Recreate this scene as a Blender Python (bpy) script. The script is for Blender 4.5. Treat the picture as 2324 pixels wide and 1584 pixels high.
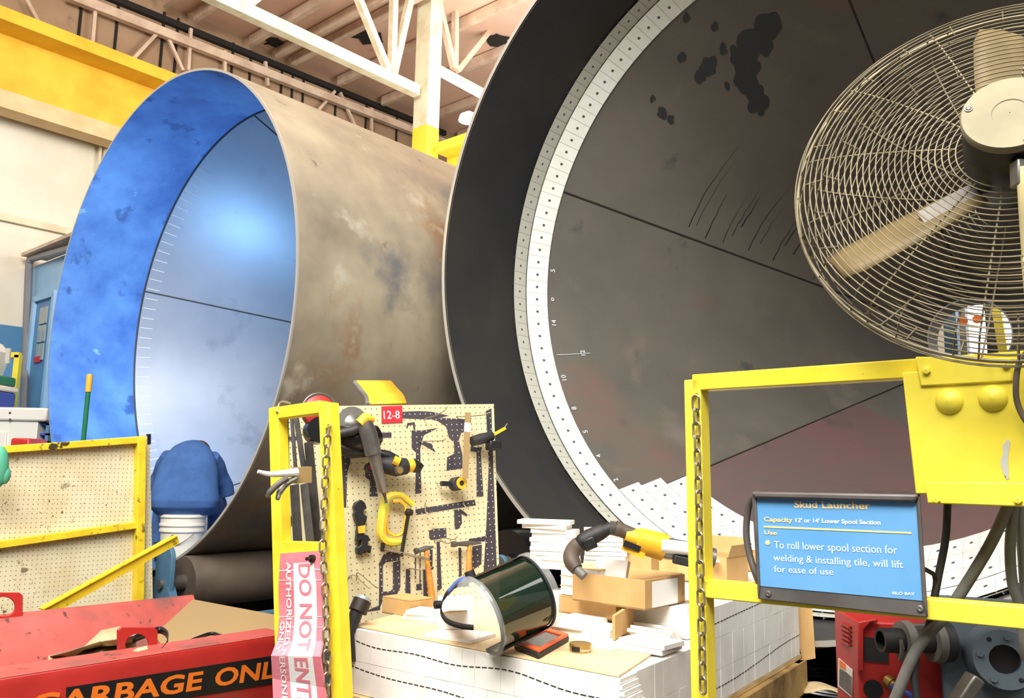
import bpy, bmesh, math, random
from mathutils import Vector as V, Matrix
random.seed(7)
for o in list(bpy.data.objects): bpy.data.objects.remove(o)
SC=bpy.context.scene; COL=SC.collection
# ---------------------------------------------------------------- camera
FPX=1870.0; PITCH=math.radians(8.44); ROLL=math.radians(-1.137); EYE=V((0,0,1.05))
FW=V((0,math.cos(PITCH),math.sin(PITCH))); _u=V((0,-math.sin(PITCH),math.cos(PITCH))); _r=V((1,0,0))
RT=_r*math.cos(ROLL)-_u*math.sin(ROLL); UP=_r*math.sin(ROLL)+_u*math.cos(ROLL)
cam=bpy.data.cameras.new('camera'); co=bpy.data.objects.new('camera',cam); COL.objects.link(co)
cam.sensor_fit='HORIZONTAL'; cam.sensor_width=36; cam.lens=FPX/2324*36; cam.clip_start=.02; cam.clip_end=200
mw=Matrix.Identity(4)
for i,c in enumerate((RT,UP,-FW)):
    for j in range(3): mw[j][i]=c[j]
mw.translation=EYE; co.matrix_world=mw; SC.camera=co
SC.view_settings.view_transform='Standard'; SC.view_settings.look='None'; SC.view_settings.gamma=1; SC.view_settings.use_curve_mapping=False
SC.view_settings.exposure=-0.3
ARC_W=760
# ---------------------------------------------------------------- world and lamps
AZ=math.radians(40.8); A=V((math.sin(AZ),math.cos(AZ),0)); D=V((math.cos(AZ),-math.sin(AZ),0)); K=V((0,0,1))
w=bpy.data.worlds.new('world'); SC.world=w; w.use_nodes=True
w.node_tree.nodes['Background'].inputs[0].default_value=(1.0,.95,.87,1); w.node_tree.nodes['Background'].inputs[1].default_value=.27
def area(name,loc,target,sx,sy,power,col=(1,.97,.92)):
    l=bpy.data.lights.new(name,'AREA'); l.shape='RECTANGLE'; l.size=sx; l.size_y=sy; l.energy=power; l.color=col
    o=bpy.data.objects.new(name,l); COL.objects.link(o); o.location=loc
    o.rotation_euler=(V(target)-V(loc)).to_track_quat('-Z','Y').to_euler(); return o
area('bay_light_front',(-1.0,-1.5,6.2),(0.3,3.0,0.2),5,3,1500)
area('bay_light_left',(-2.5,1.5,6.6),(-5.8,7.5,1.5),3,3,520)
area('bay_light_right',(3.5,-1.0,5.5),(1.8,3.0,.6),3,3,220)
area('ceiling_fill',(1.2,8.5,5.0),(-.5,10.5,8),3,3,460,(1,.95,.88))  # unseen fill, added to brighten the ceiling from below
area('bay_light_far',(8.2,12.0,5.5),(8.4,13.4,1.5),3,2,420)
# ---------------------------------------------------------------- pixel helpers (photo frame 2324 x 1584 -> world)
def ray(px,py): return FW+(px-1162)/FPX*RT-(py-792)/FPX*UP
def P(px,py,Y): d=ray(px,py); return EYE+d*(Y/d.y)
def Zp(px,py,z): d=ray(px,py); return EYE+d*((z-EYE.z)/d.z)
def hit(px,py,p0,n): d=ray(px,py); return EYE+d*((p0-EYE).dot(n)/d.dot(n))
def cr(ox,oy,s):
    return lambda *pts:[(ox+x/s,oy+y/s) for x,y in pts]
class Fr:
    def __init__(s,o,u,v):
        s.o=V(o); s.u=V(u).normalized(); s.n=s.u.cross(V(v)).normalized(); s.v=s.n.cross(s.u)
    def hit(s,px,py,off=0): return hit(px,py,s.o+s.n*off,s.n)
    def loc(s,p): q=p-s.o; return (q.dot(s.u),q.dot(s.v))
    def at(s,x,y,off=0): return s.o+s.u*x+s.v*y+s.n*off
# ---------------------------------------------------------------- materials
def lin(c):
    if isinstance(c,str): c=[int(c[i:i+2],16) for i in (0,2,4)]
    return tuple(((x/255)/12.92 if x/255<=.04045 else ((x/255+.055)/1.055)**2.4) for x in c)+(1,)
MATS={}
def mat(name,c,r=.55,m=0,c2=None,sc=4,lo=.42,hi=.62,det=5,st=None,spot=None,bump=0,bsc=None,emit=0,alpha=None,trans=0,uvdot=None,coat=0):
    mt=bpy.data.materials.new(name); mt.use_nodes=True; t=mt.node_tree; N=t.nodes; L=t.links
    b=N['Principled BSDF']; b.inputs['Roughness'].default_value=r; b.inputs['Metallic'].default_value=m
    col=None
    tc=N.new('ShaderNodeTexCoord'); src=tc.outputs['Object']
    if st:
        mp=N.new('ShaderNodeMapping'); mp.inputs['Scale'].default_value=st; L.new(src,mp.inputs[0]); src=mp.outputs[0]
    def mix(fac,a,bb):
        x=N.new('ShaderNodeMix'); x.data_type='RGBA'; L.new(fac,x.inputs[0])
        for v,i in ((a,6),(bb,7)):
            if hasattr(v,'links'): L.new(v,x.inputs[i])
            else: x.inputs[i].default_value=v
        return x.outputs[2]
    def noise(s,d,l,h):
        n=N.new('ShaderNodeTexNoise'); n.inputs['Scale'].default_value=s; n.inputs['Detail'].default_value=d; n.inputs['Roughness'].default_value=.6; L.new(src,n.inputs['Vector'])
        mr=N.new('ShaderNodeMapRange'); mr.inputs[1].default_value=l; mr.inputs[2].default_value=h; L.new(n.outputs[0],mr.inputs[0]); return mr.outputs[0],n.outputs[0]
    col=lin(c)
    if c2: f,_=noise(sc,det,lo,hi); col=mix(f,col,lin(c2))
    for sp in (spot or []):
        f,_=noise(sp[1],6,sp[2],sp[2]+(sp[3] if len(sp)>3 else .03)); col=mix(f,col,lin(sp[0]))
    if uvdot:
        dc,pitch,rad=uvdot
        uv=N.new('ShaderNodeUVMap'); s1=N.new('ShaderNodeVectorMath'); s1.operation='SCALE'; s1.inputs[3].default_value=1/pitch; L.new(uv.outputs[0],s1.inputs[0])
        fr=N.new('ShaderNodeVectorMath'); fr.operation='FRACTION'; L.new(s1.outputs[0],fr.inputs[0])
        sb=N.new('ShaderNodeVectorMath'); sb.operation='SUBTRACT'; sb.inputs[1].default_value=(.5,.5,0); L.new(fr.outputs[0],sb.inputs[0])
        ml=N.new('ShaderNodeVectorMath'); ml.operation='MULTIPLY'; ml.inputs[1].default_value=(1,1,0); L.new(sb.outputs[0],ml.inputs[0])
        ln=N.new('ShaderNodeVectorMath'); ln.operation='LENGTH'; L.new(ml.outputs[0],ln.inputs[0])
        lt=N.new('ShaderNodeMath'); lt.operation='LESS_THAN'; lt.inputs[1].default_value=rad/pitch; L.new(ln.outputs['Value'],lt.inputs[0])
        col=mix(lt.outputs[0],col,lin(dc))
    if hasattr(col,'links'): L.new(col,b.inputs['Base Color'])
    else: b.inputs['Base Color'].default_value=col
    if bump:
        _,h=noise(bsc or sc*4,6,0,1); bp=N.new('ShaderNodeBump'); bp.inputs['Strength'].default_value=bump; bp.inputs['Distance'].default_value=.01; L.new(h,bp.inputs['Height']); L.new(bp.outputs[0],b.inputs['Normal'])
    if emit:
        b.inputs['Emission Color'].default_value=lin(c); b.inputs['Emission Strength'].default_value=emit
    if trans: b.inputs['Transmission Weight'].default_value=trans; b.inputs['IOR'].default_value=1.15
    if alpha is not None: b.inputs['Alpha'].default_value=alpha
    if coat: b.inputs['Coat Weight'].default_value=coat
    MATS[name]=mt; return mt
# ---------------------------------------------------------------- mesh builder
class M:
    def __init__(s): s.v=[]; s.f=[]; s.mi=[]; s.uv={}
    def add(s,vs,fs,mi=0,uvs=None):
        b=len(s.v); s.v+= [V(x) for x in vs]
        for f in fs: s.f.append([b+i for i in f]); s.mi.append(mi)
        if uvs:
            for i,u in enumerate(uvs): s.uv[b+i]=u
        return s
    def box(s,c,u,v,w,mi=0):
        c,u,v,w=V(c),V(u),V(v),V(w)
        vs=[c+u*i+v*j+w*k for i in(-1,1) for j in(-1,1) for k in(-1,1)]
        return s.add(vs,[(0,1,3,2),(4,6,7,5),(0,4,5,1),(2,3,7,6),(0,2,6,4),(1,5,7,3)],mi)
    def cube(s,x0,y0,z0,x1,y1,z1,mi=0):
        return s.box(((x0+x1)/2,(y0+y1)/2,(z0+z1)/2),((x1-x0)/2,0,0),(0,(y1-y0)/2,0),(0,0,(z1-z0)/2),mi)
    def bar(s,a,b,w,h,up=K,mi=0):
        a,b=V(a),V(b); d=b-a; sd=d.cross(V(up)).normalized(); u=sd.cross(d).normalized()
        return s.box((a+b)/2,d/2,sd*w/2,u*h/2,mi)
    def tube(s,pts,r,n=8,closed=False,mi=0,caps=True):
        pts=[V(p) for p in pts]; m=len(pts); rs=r if isinstance(r,(list,tuple)) else [r]*m
        up=None; rings=[]; vs=[]
        for i,p in enumerate(pts):
            if closed: t=pts[(i+1)%m]-pts[i-1]
            else: t=pts[min(i+1,m-1)]-pts[max(i-1,0)]
            if t.length<1e-9: t=V((0,0,1))
            t.normalize()
            if up is None:
                up=t.orthogonal().normalized()
            up=(up-t*up.dot(t))
            if up.length<1e-6: up=t.orthogonal()
            up.normalize(); q=t.cross(up)
            for k in range(n):
                a=2*math.pi*k/n; vs.append(p+(up*math.cos(a)+q*math.sin(a))*rs[i])
        fs=[]
        for i in range(m if closed else m-1):
            j=(i+1)%m
            for k in range(n):
                l=(k+1)%n; fs.append((i*n+k,i*n+l,j*n+l,j*n+k))
        if caps and not closed: fs+= [tuple(range(n))[::-1],tuple((m-1)*n+k for k in range(n))]
        return s.add(vs,fs,mi)
    def lathe(s,o,ax,prof,n=32,mi=0,closed=False,a0=0,a1=2*math.pi,x=None,capends=False):
        o,ax=V(o),V(ax).normalized(); x=V(x).normalized() if x else ax.orthogonal().normalized(); y=ax.cross(x)
        full=abs(a1-a0-2*math.pi)<1e-6; m=n if full else n+1; vs=[];fs=[]
        for (t,r) in prof:
            for k in range(m):
                a=a0+(a1-a0)*k/n; vs.append(o+ax*t+(x*math.cos(a)+y*math.sin(a))*r)
        q=len(prof)
        for i in range(q if closed else q-1):
            j=(i+1)%q
            for k in range(n):
                l=(k+1)%m; fs.append((i*m+k,i*m+l,j*m+l,j*m+k))
        if capends: fs+=[tuple(range(m)),tuple((q-1)*m+k for k in range(m))[::-1]]
        return s.add(vs,fs,mi)
    def prism(s,pts,ext,mi=0,uv=None):
        pts=[V(p) for p in pts]; n=len(pts); ext=V(ext)
        vs=pts+[p+ext for p in pts]
        fs=[tuple(range(n))[::-1],tuple(range(n,2*n))]+[(i,(i+1)%n,n+(i+1)%n,n+i) for i in range(n)]
        return s.add(vs,fs,mi,(uv+uv) if uv else None)
    def poly(s,fr,px,t0,t1,mi=0):
        pts=[fr.hit(x,y,t0) for x,y in px]; uv=[fr.loc(p) for p in pts]
        return s.prism(pts,fr.n*(t1-t0),mi,uv)
    def ringp(s,outer,inner,ext,mi=0):
        n=len(outer); e=V(ext); o=[V(p) for p in outer]; i_=[V(p) for p in inner]
        vs=o+i_+[p+e for p in o]+[p+e for p in i_]; fs=[]
        for k in range(n):
            l=(k+1)%n
            fs+=[(k,l,n+l,n+k),(2*n+k,3*n+k,3*n+l,2*n+l),(k,2*n+k,2*n+l,l),(n+k,n+l,3*n+l,3*n+k)]
        return s.add(vs,fs,mi)
    def ell(s,c,u,v,w,n=16,mi=0):
        c,u,v,w=V(c),V(u),V(v),V(w); vs=[];fs=[]; m=n//2
        for i in range(1,m):
            t=math.pi*i/m
            for k in range(n):
                a=2*math.pi*k/n; vs.append(c+u*math.sin(t)*math.cos(a)+v*math.sin(t)*math.sin(a)+w*math.cos(t))
        for i in range(m-2):
            for k in range(n):
                l=(k+1)%n; fs.append((i*n+k,(i+1)*n+k,(i+1)*n+l,i*n+l))
        b=len(vs); vs+=[c+w,c-w]
        for k in range(n):
            l=(k+1)%n; fs+=[(b,k,l),(b+1,(m-2)*n+l,(m-2)*n+k)]
        return s.add(vs,fs,mi)
    def text(s,txt,fr3,size,xs=1.0,bold=0.0,th=.0006,mi=0,align='LEFT',mapf=None,sp=1.0):
        cu=bpy.data.curves.new('t','FONT'); cu.body=txt; cu.size=size; cu.align_x=align; cu.offset=bold; cu.resolution_u=3; cu.space_character=sp
        ob=bpy.data.objects.new('t',cu); COL.objects.link(ob)
        dg=bpy.context.evaluated_depsgraph_get(); me=bpy.data.meshes.new_from_object(ob.evaluated_get(dg))
        bpy.data.objects.remove(ob); bpy.data.curves.remove(cu)
        vs=[]
        for q in me.vertices:
            x,y=q.co.x*xs,q.co.y
            vs.append(mapf(x,y) if mapf else fr3[0]+fr3[1]*x+fr3[2]*y)
        s.add(vs,[tuple(p.vertices) for p in me.polygons],mi); bpy.data.meshes.remove(me); return s
    def build(s,name,m,parent=None,smooth=True,bevel=0,ang=35,seg=2):
        off=parent.matrix_world.translation.copy() if parent else V()
        pp=parent
        if parent:
            off=V(); pp=parent
            while pp: off+=pp.location; pp=pp.parent
        me=bpy.data.meshes.new(name); me.from_pydata([v-off for v in s.v],[],s.f)
        ms=m if isinstance(m,(list,tuple)) else [m]
        for x in ms: me.materials.append(MATS[x] if isinstance(x,str) else x)
        me.polygons.foreach_set('material_index',s.mi)
        if s.uv:
            ul=me.uv_layers.new(name='UVMap')
            for lp in me.loops: ul.data[lp.index].uv=s.uv.get(lp.vertex_index,(0,0))
        bm=bmesh.new(); bm.from_mesh(me); bmesh.ops.recalc_face_normals(bm,faces=bm.faces); bm.to_mesh(me); bm.free()
        if smooth:
            me.polygons.foreach_set('use_smooth',[True]*len(me.polygons)); me.set_sharp_from_angle(angle=math.radians(ang))
        o=bpy.data.objects.new(name,me); COL.objects.link(o); o.parent=parent
        if bevel:
            b=o.modifiers.new('bevel','BEVEL'); b.width=bevel; b.segments=seg; b.limit_method='ANGLE'; b.angle_limit=math.radians(40)
        return o
def tag(o,label=None,cat=None,group=None,kind=None):
    for k,v in (('label',label),('category',cat),('group',group),('kind',kind)):
        if v: o[k]=v
    return o
def thing(name,label,cat,loc=(0,0,0),group=None):
    o=bpy.data.objects.new(name,None); COL.objects.link(o); o.location=loc; o.empty_display_size=.1
    return tag(o,label,cat,group)
def dup(root,loc,rz=None,label=None,group=None,rot=None):
    r=root.copy(); COL.objects.link(r); r.location=loc
    if rz is not None: r.rotation_euler=(0,0,rz)
    if rot is not None: r.rotation_euler=rot
    if label: r['label']=label
    if group: r['group']=group
    for ch in list(root.children):
        c=ch.copy(); COL.objects.link(c); c.parent=r
        for g in ch.children:
            d=g.copy(); COL.objects.link(d); d.parent=c
    return r
def struct(o): return tag(o,kind='structure')
def arc(c,u,v,r,a0,a1,n): 
    c,u,v=V(c),V(u),V(v); return [c+(u*math.cos(a0+(a1-a0)*i/n)+v*math.sin(a0+(a1-a0)*i/n))*r for i in range(n+1)]
def spline(pts,n=6):
    pts=[V(p) for p in pts]; q=[pts[0]*2-pts[1]]+pts+[pts[-1]*2-pts[-2]]; out=[]
    for i in range(1,len(q)-2):
        a,b,c,d=q[i-1:i+3]
        for k in range(n):
            t=k/n; out.append(.5*((2*b)+(c-a)*t+(2*a-5*b+4*c-d)*t*t+(3*b-a-3*c+d)*t**3))
    out.append(pts[-1]); return out
# ---------------------------------------------------------------- palette
mat('white_wall','E9E2D2',.8,c2='DED4C0',sc=.8)
mat('blue_paint','4F83AE',.5,c2='5C90BA',sc=3)
mat('light_blue_paint','8CB8DC',.5,c2='9CC6E6',sc=2)
mat('upper_panel','A88C70',.85,c2='8A6E55',sc=1.1,lo=.35,hi=.75,spot=[('5A4638',2.3,.66,.1),('3A2C26',5,.72,.04)])
mat('roof_board','E0BFA8',.85,c2='D2AA94',sc=1.0,lo=.35,hi=.75,spot=[('B0907E',3,.66,.1)])
mat('dusty_beam','D8C2AC',.8,c2='C0A690',sc=3)
mat('cream_steel','E3DCC0',.6,c2='D2C8A8',sc=5)
mat('dark_gap','1E1A18',.9)
mat('crane_yellow','EFC33A',.55,c2='E2B02C',sc=2,spot=[('7A5A20',9,.75,.05)])
mat('yellow','F0DC3C',.42,c2='E8CE2C',sc=6,spot=[('4A3A18',22,.70,.02),('8C7420',11,.70,.06)],bump=.08,bsc=30)
mat('yellow_clean','F2E04A',.42,c2='EAD63E',sc=5,spot=[('6E5A20',14,.76,.02)],bump=.06,bsc=25)
mat('yellow_dirty','E2C62A',.5,c2='D3B41E',sc=7,spot=[('3E3210',9,.62,.05),('80682A',15,.6,.06)])
mat('floor','3A3633',.75,c2='2A2725',sc=3,spot=[('6A655E',9,.66,.05)])
mat('mill_steel','A89D86',.5,.2,c2='7C7264',sc=1.3,lo=.35,hi=.68,spot=[('8E6A44',1.1,.57,.12),('B4AE9C',2.2,.60,.10),('6C6C6C',.9,.57,.10),('5E5244',4,.66,.08)],bump=.04,bsc=6)
mat('black_primer','26272A',.55,.1,c2='34322F',sc=1.2,lo=.35,hi=.7,spot=[('46423C',2.2,.62,.14)])
mat('cone_steel','68635A',.55,.12,c2='59564F',sc=1.1,lo=.35,hi=.7,spot=[('746C62',2.0,.6,.15),('4A4A4A',2.6,.64,.08),('705B52',.8,.60,.14)])
mat('blue_grey_steel','8A8A8E',.42,.2,c2='7A7C82',sc=1.4,lo=.3,hi=.75,spot=[('6E7078',2.2,.62,.12)])
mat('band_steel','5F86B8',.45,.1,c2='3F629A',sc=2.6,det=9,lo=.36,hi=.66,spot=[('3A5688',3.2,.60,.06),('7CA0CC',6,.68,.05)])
mat('edge_steel','B9B5AC',.4,.5)
mat('weld_seam','34312E',.6,.3)
mat('tile_white','E6E7DF',.45,uvdot=('4C5450',.097,.0105),c2='E2E2D6',sc=9,spot=[('C9A8B4',5,.70,.06)])
mat('tile_grey','BEBEB2',.5,uvdot=('4C5450',.097,.0095),c2='BFBFB2',sc=6,spot=[('A88F98',6,.70,.06)])
mat('tile_hole','4C5450',.7)
mat('chalk','E8EAF0',.8)
mat('black','17171A',.45); mat('black_rubber','1D1C1E',.6,c2='2A2829',sc=8)
mat('black_gloss','101013',.25)
mat('grey_steel','8C8A86',.4,.7,c2='6F6C68',sc=6)
mat('dull_steel','6B6762',.5,.6,c2='55514C',sc=7)
mat('wire_guard','80765E',.55,.35,c2='696048',sc=9)
mat('fan_blade','7A6842',.6,.1,c2='685834',sc=5)
mat('motor_cap','8C8468',.7,c2='827A60',sc=8)
mat('tan_paint','CDBE8C',.5)
mat('chain_steel','B2A78E',.38,.75,c2='8F8468',sc=30)
mat('cardboard','C9A26A',.8,c2='BE965E',sc=5,spot=[('A07C4C',8,.68,.08)])
mat('cardboard_light','E2C79A',.8,c2='D8BA8A',sc=4,spot=[('C3A06C',7,.7,.06)])
mat('paper_white','F4F3EC',.7); mat('pallet_wood','D9BE8C',.75,c2='BE9C64',sc=4,st=(1,1,6)); mat('pallet_dirty','A98850',.8,c2='6E5530',sc=5)
mat('ceramic','F3F1EA',.5,c2='E9E6DD',sc=7)
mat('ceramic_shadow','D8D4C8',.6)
mat('red_paint','B62A26',.45,c2='A22420',sc=3,spot=[('6E2420',7,.66,.06),('8E4038',3,.60,.12)])
mat('red_worn','B85A52',.6,c2='A8443C',sc=3,lo=.3,hi=.7,spot=[('5E342E',14,.62,.05),('7A4C44',2,.52,.14),('4A302A',7,.66,.06)])
mat('red_sign','C62430',.45); mat('orange','F07A22',.5); mat('orange_rubber','E8602A',.5)
mat('peg','CCC19C',.75,c2='BFB38C',sc=3,spot=[('8A7C58',9,.70,.06)],uvdot=('4A4030',.0254,.0027))
mat('peg_dirty','D4CAAA',.75,c2='C8BB94',sc=4,spot=[('6A5E40',26,.66,.03),('7A6E4C',14,.66,.04),('8E8260',7,.7,.06)],uvdot=('5A4E38',.0254,.0027))
mat('outline_paint','2E2830',.7,c2='433C42',sc=6,lo=.35,hi=.75,uvdot=('C9C6BC',.0254,.0025))
mat('green_mop','1F6A46',.35); mat('green_plastic','2E7A58',.5); mat('green_mitt','4FA383',.6)
mat('orange_cap','E0A032',.45); mat('cooler_blue','3C50A8',.4); mat('white_plastic','E8E6DC',.45); mat('cabinet_white','DEDDD6',.5)
mat('shirt_blue','35598E',.9,c2='2C4E80',sc=8,bump=.25,bsc=40); mat('jeans','3E5F90',.9,c2='34527E',sc=20); mat('skin','B98A6C',.6); mat('hair','4A3020',.8)
mat('bucket_white','E6E0D2',.45); mat('machine_blue','3F647E',.5,c2='4C7088',sc=4); mat('flange_blue','4E5A64',.6,c2='5A666F',sc=5,spot=[('36444F',8,.66,.06)])
mat('sign_blue','5C9ACE',.4,c2='68A2D2',sc=3); mat('sign_frame','66615E',.5,.3,c2='57524F',sc=7); mat('sign_tan','E8CB8E',.6); mat('sign_pale','E6F2FA',.6)
mat('hose_grey','6E6C66',.55,c2='5C5A55',sc=9); mat('copper','C8784A',.4,.8); mat('brass','B59A5A',.4,.8)
mat('card_red','E0535A',.6,c2='EA8A96',sc=2.2,lo=.3,hi=.6); mat('card_white','EFEDE6',.65)
mat('visor_green','0A2014',.06,alpha=.985,coat=.6); mat('visor_clear','C8CCC8',.12,alpha=.32)
mat('wood_orange','C98A3A',.55,c2='B87428',sc=9,st=(1,1,8)); mat('wood_pale','E2D3A6',.7); mat('tan_strip','9C8358',.6); mat('rag','C8B48E',.9,c2='B8A27A',sc=12,bump=.3)
mat('lamp_glow','FFF8EA',.5,emit=6)
mat('arc_glow','BFD8FF',.5,emit=60)
mat('yellow_tool','E6B52C',.5,c2='D9A420',sc=9); mat('clamp_green','C9C83A',.45,c2='E0B03A',sc=9); mat('screw_dark','3A3430',.5,.6)
mat('glass_grey','9AA6A6',.15); mat('pallet_mat','1B1917',.8)
mat('window_day','DDE6FF',.5,emit=2.2)
# ================================================================ building
W0=P(0,800,10.0); WF=Fr(W0,A,K)             # long wall on the left, faces the hall
def wp(px,py,off=0): return hit(px,py,W0+D*off,D)
ZC=7.75
def aw(t,z=0,off=0): q=W0+A*t+D*off; return V((q.x,q.y,z))
fl=M(); c=V((1.5,9,0)); fl.box((c.x,c.y,-.05),A*22,D*14,K*.05); struct(fl.build('floor','floor'))
wl=M(); wl.box(aw(3,2.72/2+1.35,-.06),A*14,D*.06,K*1.36,0); wl.box(aw(3,1.355,-.05),A*14,D*.06,K*1.355,1); wl.box(aw(3,4.75,-.06),A*14,D*.06,K*.7,0)
wl.box(aw(3,6.55,-.06),A*14,D*.06,K*1.2,2); struct(wl.build('wall_left',['white_wall','blue_paint','upper_panel']))
m=M(); m.bar(wp(-300,300-80),wp(700,560),.05,.10); struct(m.build('trim_1','cream_steel'))
for i,(z,h) in enumerate(((4.04,.09),(5.44,.10))):
    m=M(); m.bar(aw(-6,z,.03),aw(14,z,.03),.06,h); struct(m.build('trim_%d'%(i+2),'cream_steel'))
bpy.data.objects.remove(bpy.data.objects['trim_1'])
# far wall seen through the spool outlet
fw=M(); q=W0+A*17; fw.box(V((q.x,q.y,4))+D*9,D*11,A*.08,K*4,0); struct(fw.build('wall_back','white_wall'))
# roof
cl=M(); cc=W0+A*5+D*7.2; cl.box(V((cc.x,cc.y,ZC+.05)),A*13,D*7.6,K*.05); struct(cl.build('ceiling','roof_board'))
# upper wall panel joints
m=M()
for px in (255,170,362,395,525,567,640,665,690,765,835,905,945):
    p=wp(px,150); t=(p-W0).dot(A); m.bar(aw(t,5.6,.012),aw(t,7.6,.012),.03,.03,D)
struct(m.build('trim_4','dark_gap'))
# wall truss under the eave
tr=thing('wall_truss','dusty tan wall truss running under the roof along the left wall','truss',aw(2,7.2))
m=M(); a_,b_=wp(150,-12,.15),wp(1010,325,.15); m.bar(a_,b_,.10,.13); m.build('top_chord','dusty_beam',tr)
m=M(); m.bar(wp(160,-42,.05),wp(1010,303,.05),.08,.09); m.build('eave_gap','dark_gap',tr)
for (x0,y0,x1,y1) in ((60,0,100,75),(216,18,208,115),(366,65,296,140),(372,66,415,160),(433,65,427,160),(510,115,510,170),(760,207,722,250),(772,210,805,285),(602,140,608,195),(843,245,843,300)):
    m=M(); m.bar(wp(x0,y0,.12),wp(x1,y1,.12),.045,.045,D); m.build('web_member','dusty_beam',tr)
# roof joists run from the eave toward the hall
for i,(px,py) in enumerate(((370,62),(440,88),(568,112),(628,137),(665,152),(768,205),(868,245),(960,290),(1040,330))):
    p=Zp(px,py,ZC-.13); p=wp(px,py,.2); o=V((p.x,p.y,ZC))
    t=tag(M().bar(o+K*-.11,o+D*13-K*.11,.07,.16).build('roof_joist','dusty_beam'),'dusty tan roof joist crossing the ceiling boards from the left wall','joist','roof joists across the ceiling')
# torn insulation under the roof boards
for i,(q,sz,lb) in enumerate((((835,85),.28,'dark torn hole with hanging flap in ceiling boards left of the column'),((1130,90),.22,'dark torn flap in ceiling boards beside black ring top edge'),((625,98),.2,'torn ceiling flap above the white pipe truss, left'))):
    p=Zp(q[0],q[1],ZC-.012); m=M(); rr=random.Random(i+3); n=14
    pts=[p+A*math.cos(2*math.pi*k/n)*sz*rr.uniform(.5,1.6)+D*math.sin(2*math.pi*k/n)*sz*rr.uniform(.4,1.1) for k in range(n)]
    m.prism(pts,K*-.015); tag(m.build('torn_panel','dark_gap'),lb,'torn panel')
# white truss and column
CP=P(968,250,10.95); CB=V((CP.x,CP.y,0))
col=thing('steel_column','square white steel column with yellow painted lower part beside black ring','column',CB)
zy=hit(945,292,CB,V((CB.x,CB.y,0)).normalized()).z
M().box(CB+K*(zy/2),A*.118,D*.142,K*zy/2).build('painted_base','yellow_clean',col)
M().box(CB+K*((zy+7.7)/2),A*.116,D*.140,K*(7.7-zy)/2).build('shaft','cream_steel',col)
def cp(px,py,off=0): return hit(px,py,CB+D*off,D)
t=thing('white_truss','long white roof truss with diagonal struts meeting the column','truss',CB-A*3+K*6)
M().bar(cp(380,-58),cp(946,207),.13,.15).build('bottom_chord','cream_steel',t)
for (x0,y0,x1,y1) in ((812,-6,885,172),(894,-8,889,168),(932,-8,892,170),(545,-10,560,10),(590,-10,562,12)):
    M().bar(cp(x0,y0),cp(x1,y1),.09,.09,D).build('strut','cream_steel',t)
t=thing('white_truss','white roof truss struts right of the column joining above the strip light','truss',CB+A*2+K*6)
M().bar(cp(988,152,-.05),cp(1120,222,-.05),.1,.07).build('bottom_chord','cream_steel',t)
for (x0,y0,x1,y1) in ((992,-10,1030,155),(1034,-10,1032,158),(1150,20,1038,160),(1100,-10,1190,50),(1150,32,1175,75)):
    M().bar(cp(x0,y0),cp(x1,y1),.08,.08,D).build('strut','dusty_beam',t)
m=M(); m.bar(cp(992,160,.3),cp(1110,225,.3),.12,.05); tag(m.build('strip_light','lamp_glow'),'glowing white strip light right of the column under the ceiling','light')
p=P(1064,274,12.0); tag(M().lathe(p,K,[(0,.02),(.0,.16),(.08,.14),(.14,.04)],20,capends=True).build('bay_lamp','lamp_glow'),'small glowing round bay lamp above yellow beam beside black ring','light')
# crane girders
g=thing('crane_girder','big yellow crane girder along the upper left wall','girder',aw(-2,6,.4))
def gp(px,py): return hit(px,py,W0+D*.45,D)
a0=gp(0,45); zt=a0.z; zb=gp(0,200).z
def ag(t,z,off): q=W0+A*t+D*off; return V((q.x,q.y,z))
M().bar(ag(-7,zt-.02,.45),ag(3.4,zt-.02,.45),.5,.16).build('top_flange','crane_yellow',g)
M().bar(ag(-7,(zt+zb)/2,.30),ag(3.4,(zt+zb)/2,.30),.05,zt-zb).build('web','crane_yellow',g)
M().bar(ag(-7,zb-.12,.32),ag(3.4,zb-.12,.32),.3,.22).build('bottom_flange','cardboard_light',g)
g=thing('crane_girder','short yellow crane girder between column and black ring','girder',CB+D*1+K*5)
p0=P(985,350,11.2); p1=P(1075,290,10.0)
p0=p0+(p1-p0)*.26
d_=(p1-p0); d_.z=0; d_.normalize(); 
M().bar(p0-K*.05,p0+D*2.2-K*.05,.3,.14).build('top_flange','yellow_clean',g)
M().bar(p0-K*.5+A*.1,p0+D*2.2-K*.5+A*.1,.05,.9).build('web','crane_yellow',g)
# booth with door
B0=wp(66,600,0); B0=V((B0.x,B0.y,0)); bz=hit(72,592,B0,A).z; BF=Fr(B0,D,K)
b=thing('office_booth','pale blue office booth with open top frame against the left wall','booth',B0)
def bp(px,py,off=0): return hit(px,py,B0-A*off,A)
zt_=bp(80,603).z
M().box(B0+D*1.1+A*.05+K*(zt_/2),D*1.05,A*.04,K*zt_/2).build('front_panel','light_blue_paint',b)
m=M(); m.tube(spline([bp(54,930,.06),bp(62,700,.06),bp(66,605,.06),bp(69,592,.06),bp(76,586,.06),bp(150,567,.06),bp(210,550,.06)],5),.045,10); m.build('pipe_frame','blue_grey_steel',b)
M().bar(B0+D*.15+K*(zt_+.12),B0+D*2.1+K*(zt_+.12),.3,.04).build('top_rail','dusty_beam',b)
dr=M(); dx0,dx1=bp(66,900),bp(106,900); zd=bp(85,682).z; 
u0=(dx0-B0).dot(D); u1=(dx1-B0).dot(D)
dr=M().box(B0+D*((u0+u1)/2)-A*.01+K*(zd/2),D*((u1-u0)/2),A*.015,K*zd/2).build('door','blue_paint',b,bevel=.01)
z0,z1=bp(88,822).z,bp(88,702).z
m=M()
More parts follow.
